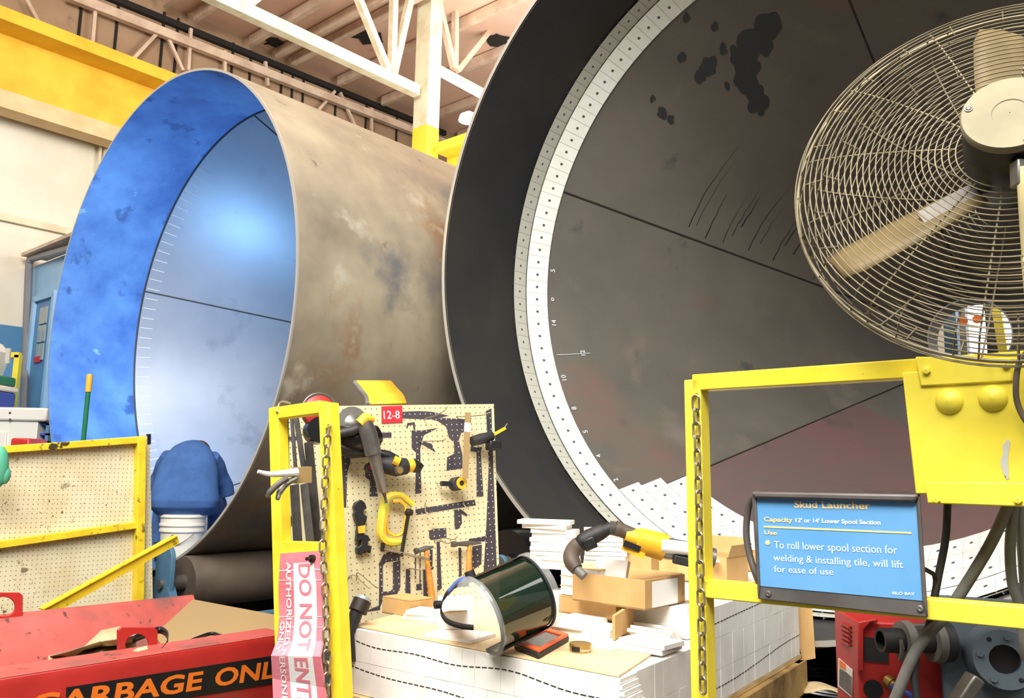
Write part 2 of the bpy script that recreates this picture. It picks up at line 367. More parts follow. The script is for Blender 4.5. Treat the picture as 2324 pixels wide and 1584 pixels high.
for i in range(2):
    for j in range(3):
        uu=u0+(u1-u0)*(.42+.22*i); m.box(B0+D*uu-A*.035+K*(z0+(z1-z0)*(j+.5)/3),D*(u1-u0)*.085,A*.008,K*(z1-z0)/6.6)
m.build('window_pane','glass_grey',dr)
m=M(); um=u0+(u1-u0)*.45; m.box(B0+D*um-A*.04+K*(bp(85,818).z),D*(u1-u0)*.17,A*.006,K*.035); m.build('door_sticker','red_sign',dr)
m=M()
for uu in (u0-.03,u1+.03): m.box(B0+D*uu-A*.03+K*(zd/2),D*.035,A*.03,K*zd/2)
m.box(B0+D*((u0+u1)/2)-A*.03+K*zd,D*((u1-u0)/2+.06),A*.03,K*.035); m.build('door_frame','light_blue_paint',b)
m=M(); m.box(B0+D*(u1+.22)-A*.01+K*1.35,D*.03,A*.02,K*1.45); m.build('cable_channel','cooler_blue',b)
# far view beyond the outlet
def fp(px,py,Y=12.5): return P(px,py,Y)
tag(M().box(V((fp(2160,760).x,fp(2160,760).y,2.2)),D*.09,A*.09,K*2.2).build('blue_post','machine_blue'),'dark blue post seen through the spool outlet','post')
tag(M().box(V((fp(2185,760,13.2).x,fp(2185,760,13.2).y,2.2)),D*.07,A*.09,K*2.2).build('grey_post','hose_grey'),'grey post next to dark blue post seen through the outlet','post')
tag(M().box(V((fp(2258,760).x,fp(2258,760).y,2.2)),D*.1,A*.1,K*2.2).build('black_post','black_rubber'),'black post seen through fan guard behind yellow box','post')
tag(M().bar(fp(2262,700,12.2),fp(2278,800,12.2),.12,.12,A).build('yellow_rail','yellow_clean'),'yellow rail seen through the lower fan guard','rail')
for (x,y,lb) in ((2185,728,'left orange lamp glow seen through lower fan guard'),(2218,724,'right orange lamp glow seen through lower fan guard')):
    tag(M().lathe(fp(x,y,12.2),A,[(0,.001),(0,.07),(.05,.06),(.08,.001)],14).build('warning_lamp','orange'),lb,'lamp')
q=fp(2310,740,13.0); wd=M().box(q,D*.7,A*.02,K*.75).build('window_1','window_day'); struct(wd)

for lb,(x0,y0,x1,y1) in (('thin pale vertical conduit on the left wall, left of two beside the spool rim',(231,292,224,392)),('thin pale vertical conduit on the left wall, right of two beside the spool rim',(242,296,236,372))):
    tag(M().tube([wp(x0,y0,.06),wp(x1,y1,.06)],.022,10).build('conduit','cream_steel'),lb,'conduit')
# ================================================================ spools
CL=V((-2.661,5.944,2.138)); RL=1.83; CR=V((1.137,4.033,2.42)); RR=2.13
def ring(c,s,r,th): return c+A*s+(D*math.sin(th)-K*math.cos(th))*r      # th=0 at the bottom, + toward the right
XB=-K
sp=thing('steel_spool','left steel spool, open end lit blue inside, resting on rollers','spool',CL-K*RL)
M().lathe(CL,A,[(0.012,RL-.014),(0.012,RL),(5.6,RL),(5.6,RL-.014)],128,x=XB).build('outer_shell','mill_steel',sp)
M().lathe(CL,A,[(.78,RL-.016),(0.0,RL-.016)],128,x=XB).build('inner_skirt','band_steel',sp)
M().lathe(CL,A,[(0,RL-.017),(0,RL+.001),(.013,RL+.001)],128,x=XB).build('rim_edge','edge_steel',sp)
SA=4.9; kL=(RL-.02)/(SA-.747)
def coneL(s,th,e=0): return ring(CL,s,kL*(SA-s)-e,th)
coneM=M().lathe(CL,A,[(.747,RL-.02),(4.2,kL*(SA-4.2)),(4.2,kL*(SA-4.2)+.01),(.76,RL-.008)],128,x=XB)
m=M(); m.tube([ring(CL,.742,RL-.02,2*math.pi*k/120) for k in range(120)],.008,6,True); m.build('ring_weld','weld_seam',sp)
m=M()
for px,py in ((328,661),(577,258),(520,1105)):
    d=ray(px,py); best=None
    for i in range(2000):
        p=EYE+d*(4+i*.003); q=p-CL; s=q.dot(A); rr=q-A*s
        if s>.745 and rr.length>=kL*(SA-s): best=math.atan2(rr.dot(D),-rr.z); break
    if best is not None: m.tube([coneL(.75,best,.002),coneL(4.1,best,.002)],.006,6)
m.build('cone_seam','weld_seam',sp)
m=coneM
for k in range(64):
    th=math.radians(-150+k*3.0); 
    if th>math.radians(35): break
    m.tube([coneL(.76,th,.003),coneL(.86,th,.003)],.0022,4,mi=1)
m.build('inner_cone',['blue_grey_steel','chalk'],sp)
# right spool
sp2=thing('steel_spool','right steel spool, big dark open end with white tile lining','spool',CR-K*RR)
M().lathe(CR,A,[(0.012,RR-.014),(0.012,RR+.012),(5.4,RR+.012),(5.4,RR)],144,x=XB).build('outer_shell','mill_steel',sp2)
M().lathe(CR,A,[(.84,RR-.012),(0,RR-.012)],144,x=XB).build('inner_skirt','black_primer',sp2)
M().lathe(CR,A,[(0,RR-.013),(0,RR+.013),(.013,RR+.013)],144,x=XB).build('rim_edge','edge_steel',sp2)
SB=5.85; kR=2.11/(SB-.82)
def coneR(s,th,e=0): return ring(CR,s,kR*(SB-s)-e,th)
so=5.0
coneM=M().lathe(CR,A,[(.81,2.115),(so,kR*(SB-so)),(so,kR*(SB-so)+.012),(.84,2.118)],144,x=XB)
M().lathe(CR,A,[(so-.03,kR*(SB-so)),(so+.3,kR*(SB-so)),(so+.3,kR*(SB-so)+.02),(so-.03,kR*(SB-so)+.02)],48,x=XB,closed=True).build('outlet_collar','blue_grey_steel',sp2)
m=M()
def thof(px,py):
    d=ray(px,py)
    for i in range(3000):
        p=EYE+d*(3+i*.003); q=p-CR; s=q.dot(A); rr=q-A*s
        if s>.82 and rr.length>=kR*(SB-s): return s,math.atan2(rr.dot(D),-rr.z)
    return None
for px,py in ((1285,437),(1935,20),(1640,1046)):
    s,th=thof(px,py); m.tube([coneR(.99,th,.004),coneR(so-.02,th,.002)],.0065,6)
m.build('cone_seam','weld_seam',sp2)
def patch_mesh(m,polys,e,mi=0):
    for pl in polys:
        m.add([coneR(s,th,e) for s,th in pl],[tuple(range(len(pl)))],mi)
m=M()   # brown primer strip between seam and floor tile, stains
st0=thof(1640,1046)[1]
n=40; vs=[];fs=[]
for i in range(n+1):
    th=st0+(math.radians(75)-st0)*i/n
    vs+=[coneR(1.0,th,.003),coneR(3.6,th,.003)]
for i in range(n): fs.append((2*i,2*i+2,2*i+3,2*i+1))
mat('primer_brown','6E5452',.6,.1,c2='605653',sc=.9,lo=.42,hi=.62,spot=[('554C4A',2.2,.6,.12)])
m.add(vs,fs); m.build('primer_patch','primer_brown',sp2)
# streaks and blotches on the cone
rr=random.Random(5); m=coneM
for k in range(13):
    s,th=thof(1560+k*24+rr.uniform(-8,8),500+k*9+rr.uniform(-30,30)) 
    t1=th-rr.uniform(.2,.55); pts=[coneR(s+.012*math.sin(j*.4)*rr.random(),th+(t1-th)*j/8,.003) for j in range(9)]
    wd=rr.uniform(.003,.012); vs=[];fs=[]
    for j,pp in enumerate(pts): vs+=[pp-A*wd*(1-j/9),pp+A*wd*(1-j/9)]
    for j in range(8): fs.append((2*j,2*j+1,2*j+3,2*j+2))
    m.add(vs,fs,1)
for (cx,cy,r) in ((1725,95,52),(1700,170,48),(1742,60,40),(1715,225,34),(1610,150,26),(1590,165,20),(1500,255,16),(1680,135,40),(1520,270,12),(1620,60,12),(1725,240,26),(1550,130,14),(1640,110,14),(1560,40,12),(1650,195,10),(1480,225,9)):
    g=40; pl=[]; hh=[(rr.uniform(.05,.22),rr.uniform(0,6.3)) for _ in range(7)]
    for j in range(g):
        a=2*math.pi*j/g; q=.85+sum(am*1.7/(n_+1.2)*math.sin((n_+1)*a+ph) for n_,(am,ph) in enumerate(hh)); pl.append(thof(cx+r*q*math.cos(a)*.8,cy+r*q*math.sin(a)))
    if all(pl): m.add([coneR(s,th,.004) for s,th in pl],[tuple(range(g))],1)
mat('stain','303234',.55,.15)
# tile lining: one continuous ring of raised tiles with grooves, one weld hole each
def tilering(rowf,n,a0,a1,off,depth,wid,m=None):
    m=m or M(); cols=[];uv=[]
    for k in range(n):
        th0=a0+(a1-a0)*k/n+off; th1=a0+(a1-a0)*(k+1)/n+off; g=(.016 if k%2 else .006)*(th1-th0)
        for th,e in ((th0+g,0),(th0+g,depth),(th1-g,depth),(th1-g,0)):
            cols+=[rowf(.006,th,e),rowf(.994,th,e)]
            x=.097*(k+(th-th0)/(th1-th0)); uv+=[(x,.0485-wid/2),(x,.0485+wid/2)]
    fs=[(2*i,2*i+1,2*i+3,2*i+2) for i in range(len(cols)//2-1)]
    for q in (0,1): pass
    return m.add(cols,fs,0,uv)
S0,S1,S2=.70,.835,1.0
def row1(u,th,e): s=S0+(S1-S0)*u; return ring(CR,s,2.112-e,th)
def row2(u,th,e): s=S1+(S2-S1)*u; return coneR(s,th,e+.0)
two=2*math.pi; NT=136
tilering(row1,NT,0,two,0,.012,.135).build('skirt_tiles','tile_grey',sp2,False)  # skirt row's shade sits in its greyer copy of the white tile
tilering(row2,NT,0,two,.02,.012,.165).build('cone_tiles','tile_white',sp2,False)
m=M(); rows=((1.0,1.17,-43,34),(1.17,1.345,-42,34),(1.345,1.53,-40,34))
for i,(sa,sb,d0,d1) in enumerate(rows):
    def rw(u,th,e,sa=sa,sb=sb): return coneR(sa+(sb-sa)*u,th,e)
    tilering(rw,int((d1-d0)/2.75),math.radians(d0),math.radians(d1),0,.014,.165,m)
m.build('floor_tiles','tile_white',sp2,False)
# chalk numbers beside the tiles
m=coneM
for (px,py,tx) in ((1247,618,'5'),(1249,684,'o'),(1256,742,'14'),(1280,866,'10'),(1302,930,'8'),(1328,983,'5'),(1357,1038,'4'),(1397,1092,'2'),(1322,810,'12')):
    q=thof(px+6,py)
    if not q: continue
    s,th=q; s=max(s,1.06); c=coneR(s,th,.004); ux=-(coneR(s,th+.01,.004)-c).normalized(); vx=(coneR(s-.01,th,.004)-c).normalized()
    m.text(tx,(c,ux,vx),.055,mi=2)
q=thof(1262,806); q2=thof(1338,802); m.tube([coneR(q[0],q[1],.004),coneR(q2[0],q2[1],.004)],.002,4,mi=2)
m.build('inner_cone',['cone_steel','stain','chalk'],sp2)
# rollers and brackets
def roller(c,L,r,mt,label):
    o=thing('support_roller',label,'roller',c)
    M().lathe(c,A,[(0,.001),(0,r*.97),(.02,r),(L-.02,r),(L,r*.97),(L,.001)],48).build('drum',mt,o)
    M().lathe(c-A*.12,A,[(0,.001),(0,.05),(L+.24,.05),(L+.24,.001)],20).build('axle','dull_steel',o); return o
rl=.165
c1=CL+D*(RL+rl+.005)*math.sin(math.radians(24))-K*(RL+rl+.005)*math.cos(math.radians(24))-A*.02
mat('roller_brown','5E5246',.6,.2,c2='4A4038',sc=2,spot=[('3A342E',3,.6,.1)])
roller(c1,5.4,rl,'roller_brown','long brown steel roller under the right side of the blue-lit spool')
c2=CL-D*(RL+rl+.005)*math.sin(math.radians(24))-K*(RL+rl+.005)*math.cos(math.radians(24))-A*.25
roller(c2,5.2,rl,'roller_brown','long brown steel roller under the left side of the blue-lit spool')
rr_=.2
c3=CR-D*(RR+rr_+.015)*math.sin(math.radians(36))-K*(RR+rr_+.015)*math.cos(math.radians(36))-A*.15
roller(c3,5.4,rr_,'black_gloss','black roller under the left side of the tile-lined spool')
c4=CR+D*(RR+rr_+.015)*math.sin(math.radians(36))-K*(RR+rr_+.015)*math.cos(math.radians(36))+A*.1
roller(c4,5.2,rr_,'black_gloss','black roller under the right side of the tile-lined spool')
for (c,r,mt,lb,w,up_) in ((c1-A*.05,rl,'machine_blue','grey-blue bearing plate holding the brown roller beside pegboard panel',.10,.25),(c2-A*.1,rl,'machine_blue','grey-blue bearing plate behind the left pegboard panel',.08,.05),(c3+A*.02,rr_,'machine_blue','round-topped blue bearing plate with black roller, behind face shield',.052,.06),(c4-A*.1,rr_,'machine_blue','blue bearing plate under the right side of the tile-lined spool',.08,.05)):
    o=thing('bearing_bracket',lb,'bracket',V((c.x,c.y,0)))
    n=12
    pts=[c-D*w-K*c.z,c+D*w-K*c.z]+[c+D*w*math.cos(math.pi*i/n)+K*(up_-w+w*math.sin(math.pi*i/n)) for i in range(n+1)]
    M().prism([q-A*.09 for q in pts],A*.03).build('side_plate',mt,o,bevel=.004)
    M().bar(c+D*.06-K*.02-A*.07,V((c.x,c.y,.02))+D*.26-A*.07,.05,.05,A).build('brace',mt,o)
    M().box(V((c.x,c.y,.02))+D*.1,D*.35,A*.1,K*.02).build('foot','dull_steel',o)
    M().lathe(c-A*.11,A,[(0,.001),(0,.03),(.02,.03)],12).build('axle_cap','dull_steel',o)
# perforated rail of the roller base
m=M(); a_=P(500,1362,5.0); m.bar(V((a_.x,a_.y,.14))-A*.3,V((a_.x,a_.y,.14))+A*3,.09,.06); tag(m.build('base_rail','machine_blue'),'grey-blue steel base rail under the brown roller','rail')
# welding arc in front of the seated welder
ARC=CL+A*.66-D*.34-K*1.52
l=bpy.data.lights.new('welding_arc','SPOT'); l.energy=ARC_W; l.color=(.25,.55,1.0); l.shadow_soft_size=.04; l.spot_size=math.radians(150); l.spot_blend=1
o=bpy.data.objects.new('welding_arc',l); COL.objects.link(o); o.location=ARC; o.rotation_euler=(CL+A*.6-D*1.5+K*.75-ARC).to_track_quat('-Z','Y').to_euler()
# ================================================================ welder on the bucket
BC=CL+A*.26+D*.23; BZ=2.138-math.sqrt((RL-.016)**2-.23**2)+.004; SZ=.705
b=thing('bucket','white plastic bucket upturned as a seat inside the blue-lit spool','bucket',V((BC.x,BC.y,BZ)))
bo=V((BC.x,BC.y,BZ)); h=SZ-BZ
mm=M().lathe(bo,K,[(0.0,.001),(0,.128),(h-.12,.146),(h-.12,.155),(h-.105,.155),(h-.105,.148),(h-.08,.149),(h-.08,.157),(h-.066,.157),(h-.066,.150),(h-.02,.152),(h-.02,.160),(h,.160),(h,.001)],40).build('pail','bucket_white',b)
M().tube(arc(bo+K*(h-.13),D,(-A*.75-K*.65).normalized(),.162,0,math.pi,18),.0025,6).build('bail_handle','dull_steel',b)
S=V((BC.x,BC.y,SZ)); _pa=math.radians(-15); PA=V((math.sin(_pa),math.cos(_pa),0)); PD=V((math.cos(_pa),-math.sin(_pa),0))
def L(f,r,z): return S+PA*f+PD*r*(.86 if z>-.05 else .95)+K*z*(.97 if z>0 else 1)
def zs(f,r): return 2.138-math.sqrt((RL-.016)**2-(L(f,r,0)-CL).dot(D)**2)-SZ
me_=thing('person','person in blue shirt and jeans hunched on white bucket inside the spool','person',V((BC.x,BC.y,BZ)))
def loft(m,secs,n=24):
    vs=[];fs=[]
    for (c,u,v) in secs:
        for k in range(n):
            a=2*math.pi*k/n; ca,sa=math.cos(a),math.sin(a)
            e=lambda x:math.copysign(abs(x)**.85,x)
            vs.append(c+u*e(ca)+v*e(sa))
    for i in range(len(secs)-1):
        for k in range(n):
            l=(k+1)%n; fs.append((i*n+k,i*n+l,(i+1)*n+l,(i+1)*n+k))
    fs+=[tuple(range(n))[::-1],tuple((len(secs)-1)*n+k for k in range(n))]
    m.add(vs,fs)
def voxel(o,vs,it=6):
    r=o.modifiers.new('remesh','REMESH'); r.mode='VOXEL'; r.voxel_size=vs; r.use_smooth_shade=True
    s=o.modifiers.new('smooth','SMOOTH'); s.factor=.5; s.iterations=it
def dirs(f,z): 
    t=(PA*f+K*z).normalized(); return t.cross(PD).normalized()
body=M()
loft(body,[(L(.02,0,.0),PD*.16,PA*.11),(L(.03,0,.12),PD*.15,PA*.10),(L(.09,0,.27),PD*.17,dirs(.3,1)*.10),(L(.18,0,.38),PD*.17,dirs(.6,.8)*.09),(L(.25,0,.44),PD*.13,dirs(.8,.6)*.07),(L(.31,0,.465),PD*.055,dirs(1,.3)*.055),(L(.36,0,.46),PD*.05,dirs(1,0)*.05)])
body.ell(L(.45,.03,.43),PD*.078,PA*.10,K*.105,20); body.ell(L(.52,.03,.37),PD*.06,PA*.05,K*.06,16)
body.ell(L(.555,.03,.385),PD*.012,PA*.016,K*.016,10)
for sx in (-1,1): body.ell(L(.45,.03+sx*.08,.42),PD*.012,PA*.02,K*.03,10)
for sx in (-1,1):
    body.tube([L(.22,sx*.17,.40),L(.30,sx*.235,.30),L(.36,sx*.26,.20),L(.46,sx*.19,.12),L(.58,sx*.10,.05)],[.055,.05,.043,.038,.027],14)
    hc=L(.62,sx*.085,.03); body.ell(hc,PD*.022,PA*.045,K*.038,14)
    for j,(dz,ln) in enumerate(((.03,.06),(.01,.068),(-.01,.064),(-.03,.052))):
        body.tube([hc+PA*.03+K*dz,hc+PA*(.03+ln*.6)+K*(dz-.012)-PD*sx*.006,hc+PA*(.03+ln*.8)+K*(dz-.035)-PD*sx*.028],.0088,8)
    body.tube([hc+K*.02,hc+K*.045+PA*.025-PD*sx*.02,hc+K*.04+PA*.05-PD*sx*.03],.010,8)
    zf=zs
    body.tube([L(.03,sx*.09,.03),L(.22,sx*.16,.065),L(.42,sx*.22,.05)],[.09,.08,.058],16)
    fz=zf(.4,sx*.2); body.tube([L(.42,sx*.22,.05),L(.40,sx*.21,fz*.5),L(.37,sx*.2,fz+.08)],[.058,.052,.038],16)
o=body.build('body','skin',me_); voxel(o,.007,4)
sh=M()
loft(sh,[(L(.01,0,-.005),PD*.185,PA*.135),(L(-.005,0,.05),PD*.232,PA*.16),(L(-.01,0,.10),PD*.240,PA*.155),(L(.02,0,.19),PD*.222,dirs(.3,1)*.14),(L(.07,0,.29),PD*.212,dirs(.4,1)*.13),(L(.13,0,.38),PD*.188,dirs(.6,.8)*.115),(L(.20,0,.445),PD*.145,dirs(.8,.6)*.095),(L(.26,0,.478),PD*.105,dirs(.9,.4)*.07),(L(.30,.01,.492),PD*.062,dirs(1,.2)*.058),(L(.315,.01,.490),PD*.05,dirs(1,.2)*.048)],32)
for sx in (-1,1):
    sh.tube([L(.17,sx*.145,.40),L(.22,sx*.20,.345),L(.27,sx*.235,.27),L(.30,sx*.285,.20),L(.32,sx*.305,.125 if sx>0 else .18)],[.085,.076,.068,.062,.060],16)
sh.tube([L(.02,-.17,.06),L(-.115,-.08,.13),L(-.10,.02,.2),L(-.02,.08,.3)],[.012,.016,.014,.008],8)
sh.tube([L(.0,.21,.10),L(-.09,.14,.09),L(-.13,.05,.07),L(-.12,-.06,.04)],[.014,.018,.016,.01],8)
o=sh.build('shirt','shirt_blue',me_); voxel(o,.0075,3)
jn=M()
loft(jn,[(L(.0,0,-.002),PD*.185,PA*.135),(L(.0,0,.04),PD*.19,PA*.14),(L(.02,0,.09),PD*.18,PA*.13)])
for sx in (-1,1):
    fz=zf(.4,sx*.2)
    jn.tube([L(.03,sx*.10,.045),L(.22,sx*.17,.075),L(.43,sx*.225,.055)],[.098,.09,.072],16)
    jn.tube([L(.43,sx*.225,.055),L(.41,sx*.21,fz*.5),L(.37,sx*.2,fz+.09)],[.072,.066,.062],16)
o=jn.build('jeans','jeans',me_); voxel(o,.0085,4)
M().ell(L(.44,.035,.462),PD*.084,PA*.105,K*.088,18).build('hair','hair',me_)
for sx in (-1,1):
    fz=zf(.4,sx*.2); q=M(); q.ell(L(.44,sx*.2,fz+.042),PD*.048,PA*.13,K*.045,16); q.tube([L(.36,sx*.2,fz+.05),L(.37,sx*.2,fz+.14)],.052,14); q.build('boot','black_rubber',me_)
t=thing('welding_gun','welding gun held low in front of the seated person','welding gun',ARC)
M().tube([L(.66,.0,.02),L(.60,-.02,-.03),L(.52,.0,-.12),L(.5,.1,-.26)],.014,8).build('cable','black',t)
M().tube([L(.66,.0,.02),L(.70,-.0,-.04),L(.70,-.02,-.14)],[.018,.014,.010],10).build('nozzle','copper',t)
# ================================================================ left side things
PP=P(338,985,5.15); PF=Fr(PP,A,K)
pf=lambda px,py,off=0: PF.hit(px,py,off)
p=thing('pegboard_screen','freestanding cream pegboard screen with yellow tube frame at the left edge','pegboard screen',V((PP.x,PP.y,.0))-A*.8)
m=M(); m.poly(PF,[(-60,1018),(338,988),(345,1375),(335,1460),(-60,1520)],-.012,0); m.build('peg_panel','peg_dirty',p,False)
M().poly(PF,[(332,985),(340,985),(340,1008),(332,1008)],-.012,.004).build('dark_corner','black',p,False)
M().bar(pf(-60,1025,.025),pf(326,998,.025),.04,.045,PF.n).build('top_rail','yellow_dirty',p,bevel=.004)
M().bar(pf(-60,1244,.025),pf(312,1191,.025),.04,.045,PF.n).build('mid_rail','yellow_dirty',p,bevel=.004)
M().bar(pf(318,996,.026),pf(312,1470,.026),.05,.06,PF.n).build('stile','yellow_dirty',p,bevel=.004)
M().bar(pf(-40,1000,.026),pf(-52,1520,.026),.05,.06,PF.n).build('stile','yellow_dirty',p,bevel=.004)
for q in ((312,1470),(-50,1510)):
    f0=pf(*q); M().box(V((f0.x,f0.y,.03)),A*.06,D*.25,K*.03).build('foot','yellow_dirty',p); M().bar(V((f0.x,f0.y,.03)),f0,.05,.05,D).build('leg','yellow_dirty',p)
# green mitt on the left stile
c=P(-2,1060,4.35); m=M(); m.ell(c,A*.045,D*.03,K*.11,16); m.ell(c-K*.04+A*.03,A*.03,D*.025,K*.05,12); tag(m.build('work_glove','green_mitt'),'green work glove hanging over the left end of the pegboard screen','glove')
# mop handle
q0=P(204,848,5.6); zt=q0.z
mp=thing('mop_handle','green mop handle with orange-yellow cap standing behind the pegboard screen','mop handle',V((q0.x-.02,q0.y,0)))
b0=V((q0.x-.03,q0.y+.05,.05)); 
M().tube([b0,q0-K*.12],.0155,16).build('pole','green_mop',mp)
M().lathe(q0-K*.125,K,[(0,.019),(.10,.021),(.118,.018),(.125,.001)],16).build('end_cap','orange_cap',mp)
M().lathe(V((b0.x,b0.y,0.0)),K,[(0,.09),(.03,.09),(.05,.03),(.08,.02)],16).build('mop_head','rag',mp)
# water container, green bin, cooler, cabinet, yellow rail
def YB(px,py,Y): return P(px,py,Y)
Y=8.0
cab=thing('cabinet','white steel cabinet with overhanging top behind the pegboard screen','cabinet',V((P(40,960,Y).x,P(40,960,Y).y,0)))
x0=P(-60,950,Y); x1=P(86,1000,Y); zt=P(50,925,Y).z; cc=V(((x0.x+x1.x)/2,Y+.3,0)); hw=(x1.x-x0.x)/2
xr=D; 
def cabbox(cx0,cx1,z0,z1,dep,off,mt,name,par,bev=.006):
    a=P(cx0,960,Y); b=P(cx1,960,Y); m=M(); m.cube(a.x,Y+off,z0,b.x,Y+off+dep,z1); return m.build(name,mt,par,bevel=bev)
cabbox(-60,86,0,zt-.13,.55,0,'cabinet_white','body',cab); cabbox(-60,107,zt-.13,zt,.62,-.03,'cabinet_white','top',cab,.02)
cabbox(-58,20,.1,zt-.24,.02,-.02,'cabinet_white','door',cab); 
m=M(); m.lathe(P(23,937,Y-.03),V((0,-1,0)),[(0,.012),(.01,.008)],10,capends=True); m.lathe(P(23,952,Y-.03),V((0,-1,0)),[(0,.012),(.01,.008)],10,capends=True); m.build('catch','dull_steel',cab)
cl=thing('cooler','blue drinks cooler with white lid on the white cabinet','cooler',P(10,922,Y+.25))
a=P(-40,918,Y+.1); b=P(35,918,Y+.5); z0=zt; z1=P(0,884,Y+.1).z; z2=P(0,876,Y+.1).z
M().cube(a.x,Y+.1,z0+.001,b.x,Y+.5,z1).build('tub','cooler_blue',cl,bevel=.02); M().cube(a.x-.01,Y+.09,z1,b.x+.01,Y+.51,z2+.02).build('lid','white_plastic',cl,bevel=.015)
a=P(-40,880,Y+.15); b=P(36,880,Y+.48); z3=P(0,850,Y+.15).z
tag(M().cube(a.x,Y+.12,z2+.021,b.x,Y+.48,z3).build('green_tote','green_plastic',bevel=.02),'dark green plastic tote on the blue drinks cooler','tote')
wj=thing('water_jug','big white plastic water jug on the green tote at the left edge','jug',P(0,848,Y+.3))
a=P(-45,800,Y+.15); zt2=P(0,768,Y+.15).z; c=P(24,800,Y+.45)
prof=[(a.x,z3+.001),(c.x-.06,z3+.001),(c.x-.02,z3+.15),(c.x,z3+.25),(c.x,zt2-.12),(c.x-.09,zt2-.02),(c.x-.14,zt2),(a.x,zt2)]
M().prism([V((x,Y+.15,z)) for x,z in prof],V((0,.3,0))).build('jug_body','white_plastic',wj,bevel=.02)
M().cube(P(0,790,Y).x-.02,Y+.13,zt2-.25,P(0,790,Y).x+.02,Y+.155,zt2-.1).build('grip','tile_grey',wj)
t=thing('hand_rail','thin yellow hand rail in front of the booth beside the cooler','rail',V((P(40,860,9.2).x,9.2,0)))
M().bar(P(-20,806,9.2),P(46,806,9.2),.06,.06).build('top_rail','yellow_clean',t); a=P(42,806,9.2); M().bar(V((a.x,9.2,a.z)),V((a.x,9.2,0)),.06,.06,V((0,1,0))).build('post','yellow_clean',t)
rk=thing('tool_rack','small dark blue shelf rack holding tubes beside the white cabinet','rack',V((P(97,980,Y).x,Y+.3,0)))
a=P(89,960,Y+.05); b=P(112,960,Y+.05)
for z in (P(97,985,Y).z,P(97,1003,Y).z,P(97,962,Y).z): M().cube(a.x,Y+.05,z-.01,b.x,Y+.45,z+.01).build('shelf','cooler_blue',rk)
M().cube(b.x-.03,Y+.05,0,b.x,Y+.45,P(97,955,Y).z).build('side','blue_paint',rk)
M().cube(a.x,Y+.44,0,b.x,Y+.46,P(97,955,Y).z).build('back','black',rk)
tag(M().tube([P(93,966,Y+.15),P(98,984,Y+.15)],.022,12).build('sealant_tube','white_plastic'),'white sealant tube with red tip leaning on the dark blue rack','tube')
a=P(42,995,6.3); b=P(85,995,6.3); tag(M().cube(a.x,6.2,a.z-.9,b.x,6.45,a.z).build('red_tool_box','red_paint',bevel=.015),'red box just above the pegboard screen top rail','box')
# ================================================================ red dumpster
HZ=.33
f0=Zp(-120,1558,HZ); f1=Zp(640,1440,HZ); b0=Zp(-60,1408,HZ); b1=Zp(440,1350,HZ)
ad=(f1-f0).normalized(); bd=K.cross(ad).normalized()   # bd: away from viewer
wd_=(b1-f1).dot(bd)
hp=thing('dump_hopper','red steel dump hopper lettered in orange on black, front left','hopper',V((f0.x,f0.y,0))+ad*.8+bd*.5)
e1=(b1-f0).dot(ad); ef=(f1-f0).dot(ad)
def h(u,v,z): return f0+ad*u+bd*v+K*(z-HZ)
m=M()   # front wall with rolled lip
m.prism([h(0,0,HZ),h(0,.155,HZ),h(0,.155,HZ-.02),h(0,.02,HZ-.025),h(0,.05,-.02+.03),h(0,.03,.01),h(0,-.005,HZ-.03)],ad*(ef+.02))
m.build('front_wall','red_paint',hp,bevel=.006)
M().prism([h(.001,0.0,HZ+.0),h(.001,.155,HZ+.0),h(.001,.155,HZ+.004),h(.001,0.004,HZ+.004)],ad*(ef+.018)).build('front_lip','red_worn',hp)
M().prism([h(0,wd_,HZ),h(0,wd_+.02,HZ),h(0,wd_+.02,.0),h(0,wd_-.28,.0),h(0,wd_-.26,.02)],ad*(e1)).build('back_wall','red_worn',hp,bevel=.004)
M().prism([h(e1,wd_,HZ-.09),h(ef+.02,.03,HZ-.09),h(ef+.02,.05,.01),h(e1,wd_-.26,.01)],ad*.012).build('end_wall','red_worn',hp)
M().prism([h(0,.03,.0),h(0,wd_-.27,.0),h(0,wd_-.27,.02),h(0,.03,.02)],ad*ef).build('bottom','red_worn',hp)
def lug(fr,x0,y0,x1,y1,cx,cy,rx,ry,name):
    O=[];I=[]
    n=32
    for k in range(n):
        a=2*math.pi*(k+.5)/n; c_,s_=math.cos(a),math.sin(a); t=1/max(abs(c_),abs(s_))
        bx=((x0+x1)/2+c_*t*(x1-x0)/2); by=((y0+y1)/2+s_*t*(y1-y0)/2)
        O.append(fr.hit(bx,by)); I.append(fr.hit(cx+rx*c_,cy+ry*s_))
    M().ringp(O,I,fr.n*-.014).build(name,'red_paint',hp,bevel=.002)
FF=Fr(h(0,.15,HZ),ad,K); lug(FF,268,1424,358,1496,312,1463,27,24,'lifting_lug')
FB=Fr(h(0,wd_-.012,HZ),ad,K); lug(FB,-30,1345,52,1414,8,1377,27,22,'lifting_lug')
# lettering strip on the sloping front face
fa=h(0,-.004,HZ-.036); fb=h(0,.028,.012); dn=(fb-fa).normalized(); nn=(ad.cross(-dn)).normalized()
LF=Fr(fa,ad,-dn)
pxs=lambda px,py: LF.hit(px,py,.003)
m=M(); m.poly(LF,[(150,1560),(625,1487),(640,1540),(640,1548),(420,1584),(150,1628)],.001,.003); m.build('lettering_strip','black',hp,False)
base=pxs(622,1536); ux=LF.u
m=M()
g0=pxs(272,1592); g1=pxs(640,1534); dx=(g1-g0).normalized(); hgt=(pxs(520,1514)-pxs(524,1551)).length
